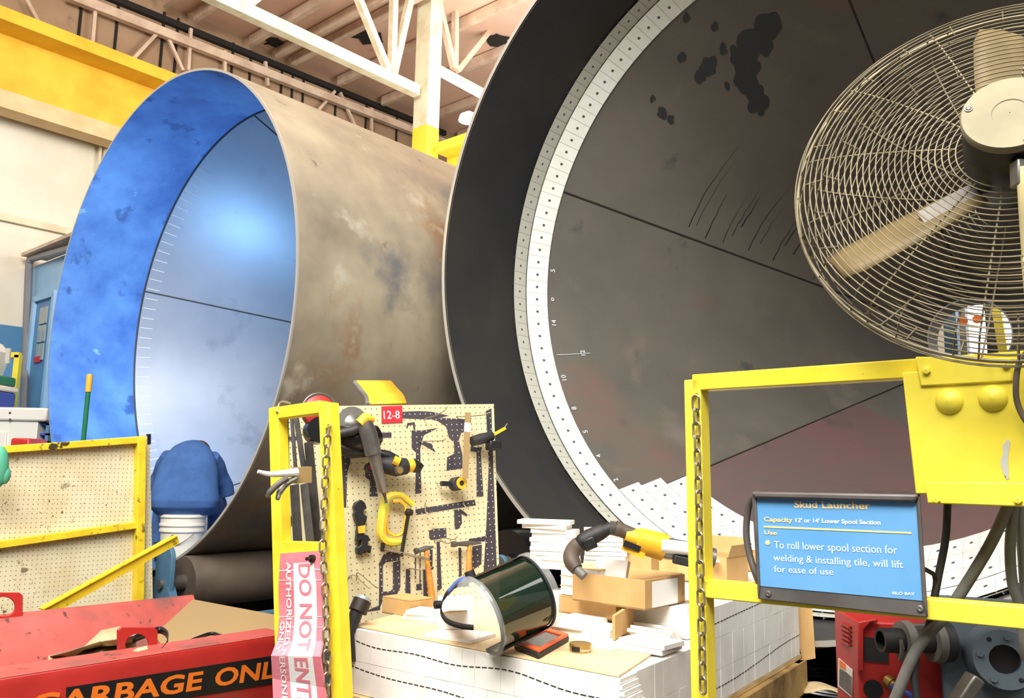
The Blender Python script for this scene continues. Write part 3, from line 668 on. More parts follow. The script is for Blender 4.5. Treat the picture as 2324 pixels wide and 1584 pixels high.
# letters set so that the B starts left of frame and ONL ends at the gate
cap=hgt*1.38
m.text('GARBAGE',(pxs(456,1563)+LF.n*.001,dx,LF.n.cross(dx)),cap,1.44,0.03*cap,align='RIGHT',sp=1.02)
m.build('lettering','orange',hp,False); m=M()
m.text('ONLY',(pxs(484,1558)+LF.n*.001,dx,LF.n.cross(dx)),cap,1.36,0.03*cap,sp=1.02)
m.build('lettering','orange',hp,False)
# contents
tag(M().prism([Zp(438,1360,HZ-.02),Zp(640,1398,HZ+.0),Zp(650,1450,HZ-.03),Zp(400,1512,HZ-.12),Zp(350,1440,HZ-.12)],K*-.006).build('cardboard_sheet','tan_strip'),'brown fibreboard sheet lying across the right end of the red hopper','sheet')
pts=[Zp(x,y,HZ-.03) for x,y in ((300,1462),(330,1450),(362,1440),(380,1452),(378,1475),(366,1492))]
def strap(pts,w,th,mt,name,par=None):
    pts=spline(pts,5); m=M(); vs=[];fs=[]
    for p in pts: vs+=[p-K*w/2,p+K*w/2]
    for i in range(len(pts)-1): fs.append((2*i,2*i+1,2*i+3,2*i+2))
    m.add(vs,fs); o=m.build(name,mt,par); s=o.modifiers.new('solid','SOLIDIFY'); s.thickness=th; return o
tag(strap([p+K*.02 for p in pts],.03,.003,'black','packing_strap'),'curled black packing strap behind the hopper lifting lug','strap')
tag(strap([Zp(x,y,HZ-.045)+K*.01 for x,y in ((400,1474),(440,1456),(478,1443),(500,1448),(518,1452))],.016,.003,'black','packing_strap'),'bent black packing strap lying on the brown fibreboard sheet','strap')
o=M(); rr=random.Random(2); n=7
gr=[[Zp(110+40*i,1522-10*i-(22 if j==1 and i>1 else 0)-(28 if j==1 and i in(3,4) else 0)-12*j+rr.uniform(-5,5),HZ-.10+.03*j+rr.uniform(-.02,.03)) for j in range(4)] for i in range(6)]
vs=[p for r in gr for p in r]; fs=[(i*4+j,i*4+j+1,i*4+j+5,i*4+j+4) for i in range(5) for j in range(3)]
o.add(vs,fs); oo=o.build('paper_scrap','rag',None,False); sd=oo.modifiers.new('solid','SOLIDIFY'); sd.thickness=.004; tag(oo,'crumpled brown paper lying inside the red hopper','paper')
tag(M().bar(Zp(290,1498,HZ-.04),Zp(325,1478,HZ-.0),.05,.035).build('wood_offcut','wood_pale'),'pale wood offcut seen through the hopper lifting lug hole','wood')
tag(M().bar(Zp(212,1512,HZ-.06),Zp(266,1498,HZ-.06),.05,.02).build('wood_offcut','wood_pale'),'pale wood strip beside crumpled paper in the red hopper','wood')
a=P(100,1392,4.25); b=P(404,1224,4.82); t=thing('angle_bar','long yellow angle bar leaning from the red hopper to the blue bracket','bar',a)
M().bar(a,b,.006,.05).build('upright_leg','yellow_dirty',t); M().bar(a+K*.022-D*.02+V((0,-.02,0)),b+K*.022-D*.02+V((0,-.02,0)),.05,.006).build('flat_leg','yellow_dirty',t)
# ================================================================ tool board 12-8
TL=P(648,924,3.35); TR=P(1117,918,3.85); BL=P(662,1420,3.30)
BF=Fr(TL,TR-TL,TL-BL); BN=BF.n
bh=lambda px,py,off=0: BF.hit(px,py,off)
z5=cr(580,860,3.6); z7=cr(760,1180,7.2); z8=cr(900,1140,7.2)
bd_=thing('tool_board','cream pegboard tool board numbered 12-8 with black painted tool outlines','tool board',V((bh(880,1400).x,bh(880,1400).y,0)))
M().poly(BF,[(648,924),(1117,918),(1129,1300),(1133,1440),(662,1470)],-.016,0).build('peg_panel','peg',bd_,False)
for px in (700,1090):
    q=bh(px,1430,-.03); M().bar(bh(px,1300,-.03),V((q.x,q.y,0)),.04,.04,BN).build('leg','yellow_dirty',bd_); M().box(V((q.x,q.y,.02)),BN*.25,BF.u*.03,K*.02).build('foot','yellow_dirty',bd_)
outl=[z5((1305,1065),(1790,985),(1800,1032),(1310,1112)),
 z5((1275,420),(1365,420),(1490,400),(1375,460),(1360,505),(1440,530),(1470,600),(1430,575),(1355,530),(1345,570),(1355,930),(1305,940),(1310,600),(1275,570)),
 z5((1440,330),(1520,318),(1760,330),(1755,420),(1680,440),(1660,500),(1690,620),(1690,730),(1560,750),(1565,640),(1625,610),(1620,520),(1580,480),(1555,390),(1490,345)),
 z5((690,560),(770,565),(775,680),(750,760),(740,1050),(705,1052)),
 z5((1200,268),(1330,262),(1440,268),(1580,300),(1440,332),(1200,322)),z5((880,440),(1110,437),(1110,480),(880,484)),
 z5((1805,600),(1840,600),(1862,960),(1805,965)),z5((1230,400),(1240,360),(1300,352),(1305,415),(1290,415),(1285,375),(1250,378),(1240,405)),
 z7((725,790),(785,790),(785,1290),(770,1350),(740,1420),(740,1470),(550,1497),(535,1480),(620,1437),(715,1402),(720,1290)),
 z7((715,720),(800,560),(890,520),(1062,520),(1062,660),(830,690),(790,740),(785,790),(725,790)),
 z7((950,690),(1070,660),(1070,1090),(1010,1230),(900,1290),(785,1290),(785,1170),(900,1165),(945,1130)),
 z8((530,460),(640,430),(810,418),(815,572),(690,600),(560,617),(530,580)),z8((655,640),(705,640),(740,1400),(665,1470)),
 z8((1180,600),(1470,545),(1440,640),(1180,650)),z8((1235,720),(1395,690),(1385,1010),(1225,1120)),
 z8((540,770),(590,770),(585,1050),(608,1060),(600,1090),(560,1110),(540,1040)),
 z8((300,815),(318,815),(318,1250),(300,1250)),z8((375,815),(392,815),(392,1330),(412,1345),(412,1430),(318,1440),(322,1340),(375,1330)),
 z8((152,1090),(222,1090),(230,1500),(200,1560),(140,1520)),
 z8((940,120),(1050,110),(1160,200),(1140,232),(1060,190),(1070,340),(1010,435),(960,445),(945,380)),
 z8((430,1100),(480,1100),(520,1560),(440,1560)),
 z5((1882,262),(1926,240),(1972,1584),(1862,1584),(1885,1200),(1905,700)),z5((895,690),(955,700),(1000,960),(930,960),(935,830),(895,800)),
 z8((1010,740),(1055,740),(1065,1200),(1020,1220)),z5((270,470),(350,468),(350,510),(270,515)),z5((1800,560),(1850,555),(1840,600),(1755,590),(1760,540)),
 z5((690,470),(870,470),(860,555),(690,560))]
for pl in outl: M().poly(BF,pl,.0002,.0008).build('painted_outline','outline_paint',bd_,False)
z4=cr(780,900,9.9)
nb=M().poly(BF,z4((845,222),(1305,205),(1318,580),(850,602)),.0005,.004).build('number_plate','red_sign',bd_)
def ptext(m,fr,txt,pl,pr,capx,xs=1.0,bold=0,off=.0045,sp=1.0,cf=1.38):
    a=fr.hit(*pl,off); b=fr.hit(*pr,off); c=fr.hit(*capx,off); dx=(b-a).normalized(); dy=fr.n.cross(dx)
    cap=abs((c-a).dot(dy)); size=cap*cf; t=M().text(txt,(V((0,0,0)),V((1,0,0)),V((0,1,0))),size,1,bold*cap); w=max(v.x for v in t.v)-min(v.x for v in t.v); k=(b-a).length/w; x0=min(v.x for v in t.v)
    m.text(txt,(a-dx*x0*k,dx,dy),size,k,bold*cap); return m
ptext(M(),BF,'12-8',z4((905,500))[0],z4((1265,490))[0],z4((905,315))[0],off=.0045).build('number','paper_white',nb,False)
# yellow curved plate on top of the board
m=M(); pr=[(812,878),(830,868),(845,892),(856,917)]; q=[(868,868),(884,872),(896,894),(911,915)]
fl_=[];n=8
cpts=spline([P(808,868,4.02),P(822,886,3.95),P(834,902,3.85),P(838,920,3.72)],5)
t=thing('curved_plate','yellow curved plate standing on top edge of the tool board above 12-8 sign','plate',bh(860,920))
sv=(P(886,868,4.12)-P(808,868,4.02)); vs=[];fs=[]
for i,pp in enumerate(cpts):
    for k in range(2): vs.append(pp+sv*k)
for i in range(len(cpts)-1): fs.append((2*i,2*i+1,2*i+3,2*i+2))
m.add(vs,fs); o=m.build('plate','yellow_tool',t); sd=o.modifiers.new('solid','SOLIDIFY'); sd.thickness=.012
M().tube([p-sv*.03 for p in cpts],.012,8).build('trim_edge','hose_grey',t)
# hooks
def hook(pts,lb,r=.0022):
    tag(M().tube(spline([bh(x,y,o) for x,y,o in pts],4),r,6).build('peg_hook','chain_steel'),lb,'hook','wire hooks on the tool board')
zz=lambda f,*p:[(f((x,y))[0][0],f((x,y))[0][1],o) for x,y,o in p]
hook(zz(z5,(1380,330,.002),(1385,322,.02),(1460,302,.09),(1540,262,.13),(1570,222,.14)),'bent wire hook right of the red 12-8 plate')
hook(zz(z5,(1640,306,.002),(1700,306,.03),(1790,302,.09),(1880,290,.13),(1908,270,.14)),'wire hook at the board top right corner holding the tan strip')
hook(zz(z5,(1340,512,.002),(1400,508,.04),(1520,505,.10),(1555,488,.11)),'straight wire hook on the squeeze-handled outline')
hook(zz(z5,(1388,1010,.002),(1385,1050,.02),(1395,1095,.035),(1425,1100,.045),(1430,1080,.05)),'left of two J hooks over the painted long bar')
hook(zz(z5,(1700,960,.002),(1700,1010,.02),(1715,1045,.035),(1740,1050,.045),(1745,1035,.05)),'right of two J hooks over the painted long bar')
hook(zz(z8,(610,625,.003),(700,625,.03),(830,672,.09),(895,645,.11)),'left wire hook below the painted mallet head')
hook(zz(z8,(715,590,.003),(800,585,.03),(930,608,.09),(995,560,.11)),'right wire hook below the painted mallet head')
hook(zz(z7,(195,1010,.002),(230,930,.004),(330,910,.03),(540,1105,.12),(580,1098,.13)),'left prong of double hook at the board lower left')
hook(zz(z7,(350,980,.002),(355,890,.004),(400,875,.03),(665,1095,.12),(720,1090,.13)),'right prong of double hook at the board lower left')
hook(zz(z8,(205,1085,.002),(240,1082,.03),(380,1105,.09),(470,1085,.10)),'thin wire hook above the painted chisel outlines')
hook(zz(z5,(1480,855,.004),(1500,852,.02),(1525,862,.05),(1522,880,.05)),'small wire hook left of the tape measure')
# tan strip
a,b=bh(1062,936,.105),bh(1056,1086,.10)
t=thing('steel_rule','tan measuring strip hanging from hook at the right of the board','rule',b)
M().bar(a,b,.026,.006,BN).build('strip','tan_strip',t); m=M(); w_=.028
M().bar(a+(b-a)*.16,a+(b-a)*.30,.027,.008,BN).build('tape_band','card_white',t)
# tape measure
c=bh(1036,1098,.05); t=thing('tape_measure','yellow and black tape measure on the board below painted drill outline','tape measure',c)
M().lathe(c-BN*.025,BN,[(0,.001),(0,.030),(.05,.030),(.05,.001)],20).build('case','black_rubber',t,bevel=.004)
M().lathe(c+BN*.0255+BF.u*.012,BN,[(0,.012),(.003,.012),(.003,.026),(0,.026)],20,closed=True).build('ring','yellow_tool',t)
M().bar(c-BF.u*.02,c-BF.u*.075+BF.v*.006,.02,.022,BN).build('belt_clip','black',t)
# black trimmer at right edge
c=bh(1092,996,.06); t=thing('pistol_tool','black pistol tool with yellow blade hung at the right edge of the board','tool',c)
M().tube([c-BF.u*.05-BF.v*.01,c+BF.u*.0,c+BF.u*.06+BF.v*.012],[.022,.026,.020],12).build('barrel','black_rubber',t)
M().bar(c+BF.u*.03-BF.v*.03,c+BF.u*.09-BF.v*.035,.04,.05,BN).build('grip','black',t,bevel=.006)
M().bar(c+BF.u*.05+BF.v*.01,c+BF.u*.13+BF.v*.045,.012,.016,BN).build('blade_holder','yellow_tool',t); M().tube([c+BF.u*.12+BF.v*.04,c+BF.u*.145+BF.v*.065],.003,6).build('pin','dull_steel',t)
# big black grinder
c=bh(812,962,.09); t=thing('angle_grinder','black angle grinder with grey cutting wheel at the upper left of board','grinder',c)
w0=bh(800,962,.06); ax=(BN+BF.u*.15).normalized()
M().lathe(w0,ax,[(0,.001),(0,.072),(.006,.072),(.006,.001)],36).build('wheel','hose_grey',t)
M().lathe(w0+ax*.006,ax,[(0,.001),(0,.04),(.012,.03),(.02,.012),(.02,.001)],24).build('flange','grey_steel',t)
M().tube([bh(765,990,.07),bh(800,998,.09),bh(835,994,.10),bh(858,985,.10)],[.045,.055,.055,.04],18).build('motor_body','black_gloss',t)
M().tube([bh(768,985,.13),bh(800,978,.15),bh(828,965,.15),bh(838,958,.15)],[.017,.02,.018,.012],12).build('side_handle','black_rubber',t)
M().tube([bh(770,1015,.08),bh(800,1022,.085),bh(840,1018,.085),bh(858,1000,.085)],[.03,.034,.034,.02],14).build('guard_skirt','black',t)
# silver die grinder
t=thing('die_grinder','long silver air die grinder with yellow lever hanging on the board','die grinder',bh(840,1000,.1))
M().tube([bh(824,956,.16),bh(836,985,.16),bh(847,1030,.15)],[.034,.036,.034],18).build('housing','grey_steel',t)
M().tube([bh(847,1030,.15),bh(850,1038,.15),bh(862,1085,.13),bh(870,1115,.11)],[.030,.026,.022,.016],16).build('barrel','grey_steel',t)
M().tube([bh(870,1115,.11),bh(874,1128,.10),bh(877,1142,.10)],[.008,.006,.006],8).build('collet','dull_steel',t)
M().tube([bh(816,962,.17),bh(828,950,.175),bh(848,952,.17)],[.022,.024,.012],12).build('lever','yellow_tool',t)
# black and yellow drill
t=thing('air_drill','black and yellow air drill hanging in the middle of the board','drill',bh(890,1060,.08))
M().tube([bh(862,1052,.07),bh(880,1055,.08),bh(900,1060,.085),bh(922,1058,.085)],[.030,.038,.040,.034],16).build('motor_body','black_rubber',t)
M().tube([bh(925,1058,.085),bh(932,1057,.085),bh(938,1056,.085)],[.027,.028,.027],16).build('collar','yellow_tool',t)
M().tube([bh(938,1056,.085),bh(948,1058,.085),bh(952,1052,.085)],[.030,.030,.022],16).build('chuck','black',t)
M().tube([bh(893,1044,.115),bh(906,1050,.12)],[.02,.02],10).build('stripe','yellow_tool',t)
M().tube([bh(905,1066,.10),bh(908,1068,.16)],[.014,.012],12).build('air_inlet','brass',t); M().tube([bh(903,1066,.11),bh(906,1067,.125)],.02,12).build('inlet_nut','grey_steel',t)
M().tube([bh(858,1028,.07),bh(880,1034,.08),bh(900,1044,.075)],[.018,.022,.02],12).build('handle','black',t)
c=bh(836,1062,.06); t=thing('black_coupler','small black and red coupler left of the hanging drill','coupler',c)
M().lathe(c,BN,[(0,.001),(0,.02),(.03,.02),(.03,.001)],14).build('knob','black_rubber',t); M().lathe(c+BN*.03,BN,[(0,.012),(.006,.012),(.006,.001)],12).build('red_ring','red_paint',t)
# C clamp, yellow
t=thing('c_clamp','yellow-green C clamp with dark threaded screw hanging on the board','clamp',bh(895,1180,.05))
path=[bh(x,y,.05) for x,y in z5((1215,1330),(1110,1335),(1050,1310),(1025,1250),(1035,1150),(1045,1060),(1065,985),(1120,950),(1190,950),(1240,990),(1285,1030))]
m=M(); m.tube(spline(path,4),[.013+.008*math.sin(min(1,i/30)*math.pi) for i in range((len(path)-1)*4+1)],8); m.build('frame','clamp_green',t)
p2=[bh(x,y,.05) for x,y in z5((1080,1040),(1070,1150),(1075,1240),(1140,1280),(1200,1255),(1225,1150),(1228,1050),(1180,1000),(1120,1000))]
m=M(); m.tube(spline(p2,4),.007,6); m.build('inner_rib','yellow_tool',t)
sc=M(); s0,s1=bh(*z5((1250,1095))[0],.06),bh(*z5((1190,1450))[0],.07); nn=44
sc.tube([s0+(s1-s0)*i/nn for i in range(nn+1)],[.0095 if i%2 else .0065 for i in range(nn+1)],10); sc.build('screw','screw_dark',t)
M().tube([bh(*z5((1228,1082))[0],.06),bh(*z5((1252,1090))[0],.06),bh(*z5((1280,1092))[0],.06)],[.012,.016,.012],12).build('swivel_pad','screw_dark',t)
M().tube([bh(*z5((1050,1388))[0],.06),bh(*z5((1418,1475))[0],.09)],.0055,10).build('t_handle','chain_steel',t)
sc=M(); s0,s1=bh(*z5((1042,1300))[0],.05),bh(*z5((1036,1410))[0],.05); nn=18
sc.tube([s0+(s1-s0)*i/nn for i in range(nn+1)],[.010 if i%2 else .0075 for i in range(nn+1)],10); sc.build('thread_end','screw_dark',t)
# hanging black rubber bracket with yellow band
t=thing('pipe_holder','black notched rubber holder with yellow band hanging near the yellow gate','holder',bh(815,1200,.03))
M().poly(BF,z5((800,1010),(845,990),(875,1015),(890,1060),(862,1075),(865,1110),(893,1125),(885,1170),(870,1200),(878,1245),(865,1270),(900,1280),(920,1320),(893,1335),(895,1360),(930,1365),(920,1425),(900,1400),(880,1425),(870,1410),(850,1440),(815,1430),(808,1380),(840,1360),(850,1310),(805,1330),(820,1190),(795,1150),(800,1135),(785,1110),(800,1075),(785,1050)),.005,.035).build('holder','black',t,bevel=.003)
M().poly(BF,z5((835,1205),(890,1195),(890,1258),(838,1262)),.034,.041).build('band','yellow_tool',t)
# hammers
def hammer(hp,head,lb,e):
    t=thing('hammer',lb,'hammer',bh(*hp[1],.04),'hammers on the tool board')
    a,b=bh(*hp[0],.045),bh(*hp[1],.055); mid=a+(b-a)*.6
    M().tube([a,a+(b-a)*.2,mid,a+(b-a)*.9,b],[.010,.010,.0135,.0145,.012],12).build('handle','wood_orange',t)
    x0,x1=bh(*head[0],.045),bh(*head[1],.045); d=(x1-x0)
    M().tube([x0,x0+d*.12,x0+d*.2,x0+d*.55,x0+d*.75,x1],[.013,.013,.009,.013,.009,.004],12).build('head','dull_steel',t)
hammer([z8((480,770))[0],z8((580,1600))[0]],[z8((300,800))[0],z8((605,725))[0]],'hammer with long orange wooden handle behind the clamp rod',0)
hammer([z8((1190,690))[0],z8((1180,1250))[0]],[z8((905,685))[0],z8((1375,665))[0]],'claw hammer with orange handle half hidden by the face shield',0)
# torch standing below the board
t=thing('cutting_torch','dark torch with clear tip standing upright between gate and tile pallet','torch',P(800,1410,3.0))
M().tube([P(795,1500,3.02),P(790,1440,3.02),P(806,1398,3.03),P(816,1372,3.04)],[.022,.022,.024,.022],14).build('grip','black_rubber',t)
M().tube([P(812,1388,3.035),P(823,1362,3.05)],[.034,.034],14).build('head','screw_dark',t); M().tube([P(822,1364,3.05),P(827,1353,3.055)],[.026,.022],12).build('tip','glass_grey',t)
# ================================================================ yellow gate on the left
GO=P(752,930,2.72); ga=math.radians(-57); GU=V((-math.sin(ga),-math.cos(ga),0)); GF=Fr(GO,GU,K)  # +u: right and nearer
gh=lambda px,py,off=0: GF.hit(px,py,off)
g=thing('yellow_gate','tall narrow yellow tube gate in front of the tool board','gate',V((gh(690,1500).x,gh(690,1500).y,0)))
T=.046
def foot(px0,py0,px1,py1):
    a,b=gh(px0,py0),gh(px1,py1); k=(a.z)/(a.z-b.z); return a,a+(b-a)*k
a,b=foot(631,925,649,1560); M().bar(a,b,T,T,GF.n).build('post','yellow',g,bevel=.003)
a2,b2=foot(746,916,776,1560); M().bar(a2,b2,T*1.05,T*1.05,GF.n).build('post','yellow',g,bevel=.003)
M().bar(gh(640,938),gh(736,924),.042,T*.98,GF.n).build('top_rail','yellow',g,bevel=.003)
M().bar(gh(644,1243),gh(752,1246),T*.94,T*.94,GF.n).build('mid_rail','yellow',g,bevel=.003)
M().bar(b+K*.1,b2+K*.1,T*.94,T*.94,GF.n).build('bottom_rail','yellow',g)
M().poly(GF,[(652,945),(655,945),(660,1230),(657,1230)],-.026,-.02).build('edge_strip','screw_dark',g)
M().tube(spline([gh(628,936,.03),gh(634,916,.0),gh(645,912,-.02),gh(660,916,-.03)],4),.004,6).build('wire_hook','chain_steel',g)
M().lathe(gh(750,966,.027),GF.n,[(0,.009),(.02,.009),(.02,.001)],10).build('chain_bolt','yellow',g)
def chain(name,label,pts,ln,wr,r):
    t=thing(name,label,'chain',pts[0]); sp=spline(pts,24); 
    d=[0]
    for i in range(1,len(sp)): d.append(d[-1]+(sp[i]-sp[i-1]).length)
    pitch=ln-2.2*r; n=int(d[-1]/pitch)
    base=None; i=0
    for k in range(n):
        s=(k+.5)*pitch
        while d[i+1]<s: i+=1
        c=sp[i]+(sp[i+1]-sp[i])*((s-d[i])/(d[i+1]-d[i])); tn=(sp[i+1]-sp[i]).normalized()
        sd=tn.cross(V((0,-1,.0))).normalized(); nn=sd.cross(tn)
        an=math.radians(40 if k%2 else -50)+random.uniform(-.2,.2); u=sd*math.cos(an)+nn*math.sin(an)
        if base is None:
            h=ln/2-wr; m=M(); L_=[V((wr*math.cos(a),0,h+wr*math.sin(a))) for a in [math.pi*j/6 for j in range(7)]]+[V((-wr*math.cos(a),0,-h-wr*math.sin(a))) for a in [math.pi*j/6 for j in range(7)]]
            m.tube(L_,r,7,True); o=m.build('link','chain_steel'); base=o; o.parent=t
        else:
            o=base.copy(); COL.objects.link(o)
        w_=u.cross(tn)
        o.matrix_local=Matrix(((u.x,w_.x,tn.x,c.x-t.location.x),(u.y,w_.y,tn.y,c.y-t.location.y),(u.z,w_.z,tn.z,c.z-t.location.z),(0,0,0,1)))
    return t
chain('chain','steel chain hanging down the right post of the yellow gate',[gh(745,966,.045),gh(742,1010,.045),gh(737,1120,.045),gh(733,1250,.05),gh(738,1330,.05),gh(741,1450,.05),gh(744,1600,.05)],.040,.0105,.0032)
# cardboard sign
cs=thing('cardboard_sign','folded red and white DO NOT ENTER cardboard sign hanging on the yellow gate','sign',gh(690,1400,.05))
lft=[(636,1256,.03),(632,1330,.045),(634,1400,.05),(628,1455,.055),(615,1488,.085),(618,1540,.06),(622,1640,.06)]
rgt=[(722,1250,.03),(733,1330,.045),(735,1400,.05),(733,1455,.055),(726,1490,.085),(736,1560,.06),(744,1650,.06)]
LP=[gh(*q) for q in lft]; RP=[gh(*q) for q in rgt]
def rs(pts,ns=4):
    out=[]
    for i in range(len(pts)-1):
        for k in range(ns): out.append(pts[i]+(pts[i+1]-pts[i])*k/ns)
    return out+[pts[-1]]
LPs,RPs=rs(LP),rs(RP); dl=[0]
for i in range(1,len(LPs)): dl.append(dl[-1]+((LPs[i]+RPs[i])/2-(LPs[i-1]+RPs[i-1])/2).length)
def cmap(x,y,off=.0):   # x: along from top (m), y: 0 left edge .. 1 right edge
    x=max(0,min(x,dl[-1]-1e-6)); i=0
    while dl[i+1]<x: i+=1
    f=(x-dl[i])/(dl[i+1]-dl[i]); l=LPs[i]+(LPs[i+1]-LPs[i])*f; r=RPs[i]+(RPs[i+1]-RPs[i])*f
    nn=(r-l).cross(LPs[i]-LPs[i+1]).normalized()
    return l+(r-l)*y+nn*off
def strip(y0,y1,off,x0=0,x1=None):
    m=M(); x1=x1 or dl[-1]-.001; vs=[];fs=[]; xs=sorted(set([x0,x1]+[d for d in dl if x0<d<x1]))
    for x in xs: vs+=[cmap(x,y0,off),cmap(x,y1,off)]
    for i in range(len(xs)-1): fs.append((2*i,2*i+1,2*i+3,2*i+2))
    return m.add(vs,fs)
o=strip(0,1,0).build('board','card_red',cs,False); sd=o.modifiers.new('solid','SOLIDIFY'); sd.thickness=.006; sd.offset=-1
strip(.36,.86,.0012,.035).build('white_field','card_white',cs,False)
m=strip(0.01,.99,.0016,.056,.059)
for x in (.088,.20,.232): 
    q=strip(.01,.99,.0016,x,x+.002); m.add(q.v,q.f)
m.build('crease','card_white',cs,False)
wid=(RP[2]-LP[2]).length
def ctext(txt,x0,x1,yb,yt,mt,off,name,bold=.01):
    t=M().text(txt,(V((0,0,0)),V((1,0,0)),V((0,1,0))),1,1,bold); xs_=[v.x for v in t.v]; ys=[v.y for v in t.v if True]; a,b=min(xs_),max(xs_); c,d=min(ys),max(ys)
    mm=M(); mm.add([cmap(x0+(v.x-a)/(b-a)*(x1-x0),yb+(v.y-c)/(d-c)*(yt-yb),off) for v in t.v],t.f); return mm.build(name,mt,cs,False)
tot=dl[-1]
px2x=lambda py:next(dl[i]+(dl[i+1]-dl[i])*max(0,min(1,((py-q0)/(q1-q0)))) for i in range(len(dl)-1) for q0,q1 in [(yy[i],yy[i+1])] if py<=q1+1e-6)
import itertools
yy=[]
for i in range(len(lft)-1):
    for k in range(4):
        a=(lft[i][1]+rgt[i][1])/2; b=(lft[i+1][1]+rgt[i+1][1])/2; yy.append(a+(b-a)*k/4)
yy.append((lft[-1][1]+rgt[-1][1])/2)
ctext('DO NOT ENTER',px2x(1280),px2x(1640),.48,.76,'card_red',.0022,'lettering',.02)
ctext('AUTHORIZED PERSONNEL',px2x(1274),px2x(1640),.185,.30,'card_white',.0022,'lettering',.02)
ctext('ONLY',px2x(1410),px2x(1482),.05,.155,'card_white',.0022,'lettering',.02)
c=cmap(.022,.86,.0); M().lathe(c,GF.n,[(0,.012),(.012,.012),(.012,.006),(.03,.006),(.03,.001)],8).build('bolt','screw_dark',cs)
# things leaning inside the gate
def hbar(x0,y0,x1,y1,Y0,Y1,w,h,mt,lb,nm,cat,ang=False):
    a,b=P(x0,y0,Y0),P(x1,y1,Y1); t=thing(nm,lb,cat,b)
    M().bar(a,b,w,.006,GF.n).build('flange',mt,t)
    if ang: 
        s=(b-a).cross(GF.n).normalized(); M().bar(a+s*w/2-GF.n*w*.4,b+s*w/2-GF.n*w*.4,.006,w*.8,GF.n).build('web',mt,t)
    return t
hbar(700,1003,722,1236,2.98,2.96,.040,.006,'dull_steel','grey steel angle bar leaning inside the gate behind the chain','steel_angle','bar',True)
hbar(672,946,692,1080,3.02,3.0,.022,.006,'grey_steel','slim grey steel strip standing behind the steel angle bar','steel_strip','bar')
hbar(662,946,672,1080,3.04,3.02,.014,.006,'grey_steel','narrow grey strip nearest the left post inside the gate','steel_strip','bar')
hbar(668,1100,676,1232,2.94,2.92,.040,.006,'grey_steel','dusty grey channel under the tan block, left of two','steel_channel','bar',True)
hbar(690,1098,704,1232,2.92,2.90,.034,.006,'grey_steel','dusty grey channel under the tan block, right of two','steel_channel','bar',True)
t=thing('hand_clamp','dusty white hand clamp with two curved grey handles and tan block','clamp',P(650,1075,2.70))
M().tube(spline([P(585,1070,2.62),P(612,1076,2.64),P(650,1074,2.66),P(675,1072,2.68)],4),[.006+.0007*i for i in range(13)],10).build('jaw','ceramic_shadow',t)
M().bar(P(668,1079,2.70),P(702,1077,2.74),.03,.052).build('block','tan_strip',t)
M().tube(spline([P(672,1085,2.68),P(650,1098,2.66),P(634,1118,2.64),P(630,1134,2.63)],4),[.010]*9+[.008]*3+[.006],10).build('handle','grey_steel',t)
M().tube(spline([P(652,1086,2.64),P(632,1098,2.62),P(612,1118,2.61),P(607,1130,2.61)],4),[.010]*9+[.008]*3+[.006],10).build('handle','dull_steel',t)
tag(M().tube(spline([P(652,1198,2.88),P(656,1180,2.86),P(662,1174,2.86),P(660,1190,2.86),P(655,1200,2.87)],4),.005,8).build('s_hook','grey_steel'),'small steel S hook inside the gate above its middle rail','hook')
# red grinder behind the gate top
c=P(722,935,3.02); t=thing('disc_grinder','red and black disc grinder with thin guard ring behind the gate top','grinder',c)
M().lathe(c-BN*.02,BN,[(0,.001),(0,.058),(.04,.058),(.05,.04),(.05,.001)],30).build('body','red_paint',t)
M().tube([c+BN*.02+(BF.u*math.cos(a)+BF.v*math.sin(a))*.066 for a in [math.pi*i/24 for i in range(25)]],.003,8).build('guard_ring','grey_steel',t)
M().lathe(c-K*.07-BN*.02,BN,[(0,.001),(0,.048),(.06,.048),(.06,.001)],24).build('motor','black_gloss',t)
M().tube([c+BF.u*.035-K*.02+BN*.03,c+BF.u*.05-K*.10+BN*.03,c+BF.u*.045-K*.20],[.016,.02,.014],12).build('handle','black',t)
M().tube([c+BF.u*.055-K*.12,c+BF.u*.05-K*.2],.012,10).build('grip_sleeve','orange_rubber',t)
# ================================================================ tile pallet
ZT=.49
N_=Zp(1405,1539,ZT); Lc=Zp(797,1425,ZT); Rc=Zp(1812,1371,ZT)
pu=(Lc-N_).normalized(); pl=(Lc-N_).length; pv=(Rc-N_).normalized(); pw=(Rc-N_).length
nF=K.cross(pu).normalized(); 
if nF.dot(pv)>0: nF=-nF       # outward normal of front face
nR=K.cross(pv).normalized()
if nR.dot(pu)>0: nR=-nR
TH=.107; ZB=ZT-2*TH
def pp(a,b,z): q=N_+pu*a+pv*b; return V((q.x,q.y,z))
pal=thing('pallet','pale wooden pallet carrying the packed white tiles','pallet',pp(pl/2,pw/2,0))
for i in range(6): a=i*(pl-.11)/5; M().prism([pp(a,-.02,ZB-.022),pp(a+.11,-.02,ZB-.022),pp(a+.11,pw+.02,ZB-.022),pp(a,pw+.02,ZB-.022)],K*.02).build('deck_board','pallet_wood',pal,bevel=.002)
for i,b in enumerate((0,pw/2-.04,pw-.08)): M().prism([pp(-.02,b,ZB-.13),pp(pl+.02,b,ZB-.13),pp(pl+.02,b+.08,ZB-.13),pp(-.02,b+.08,ZB-.13)],K*.107).build('stringer','pallet_wood',pal,bevel=.003)
M().prism([pp(-.022,0,ZB-.16),pp(.02,0,ZB-.16),pp(.02,pw+.03,ZB-.16),pp(-.022,pw+.03,ZB-.16)],K*.137).build('side_board','pallet_dirty',pal,bevel=.004)
for b in (0,pw-.1): M().prism([pp(0,b,0.0),pp(pl,b,0.0),pp(pl,b+.1,0.0),pp(0,b+.1,0.0)],K*(ZB-.162)).build('bearer','pallet_dirty',pal)
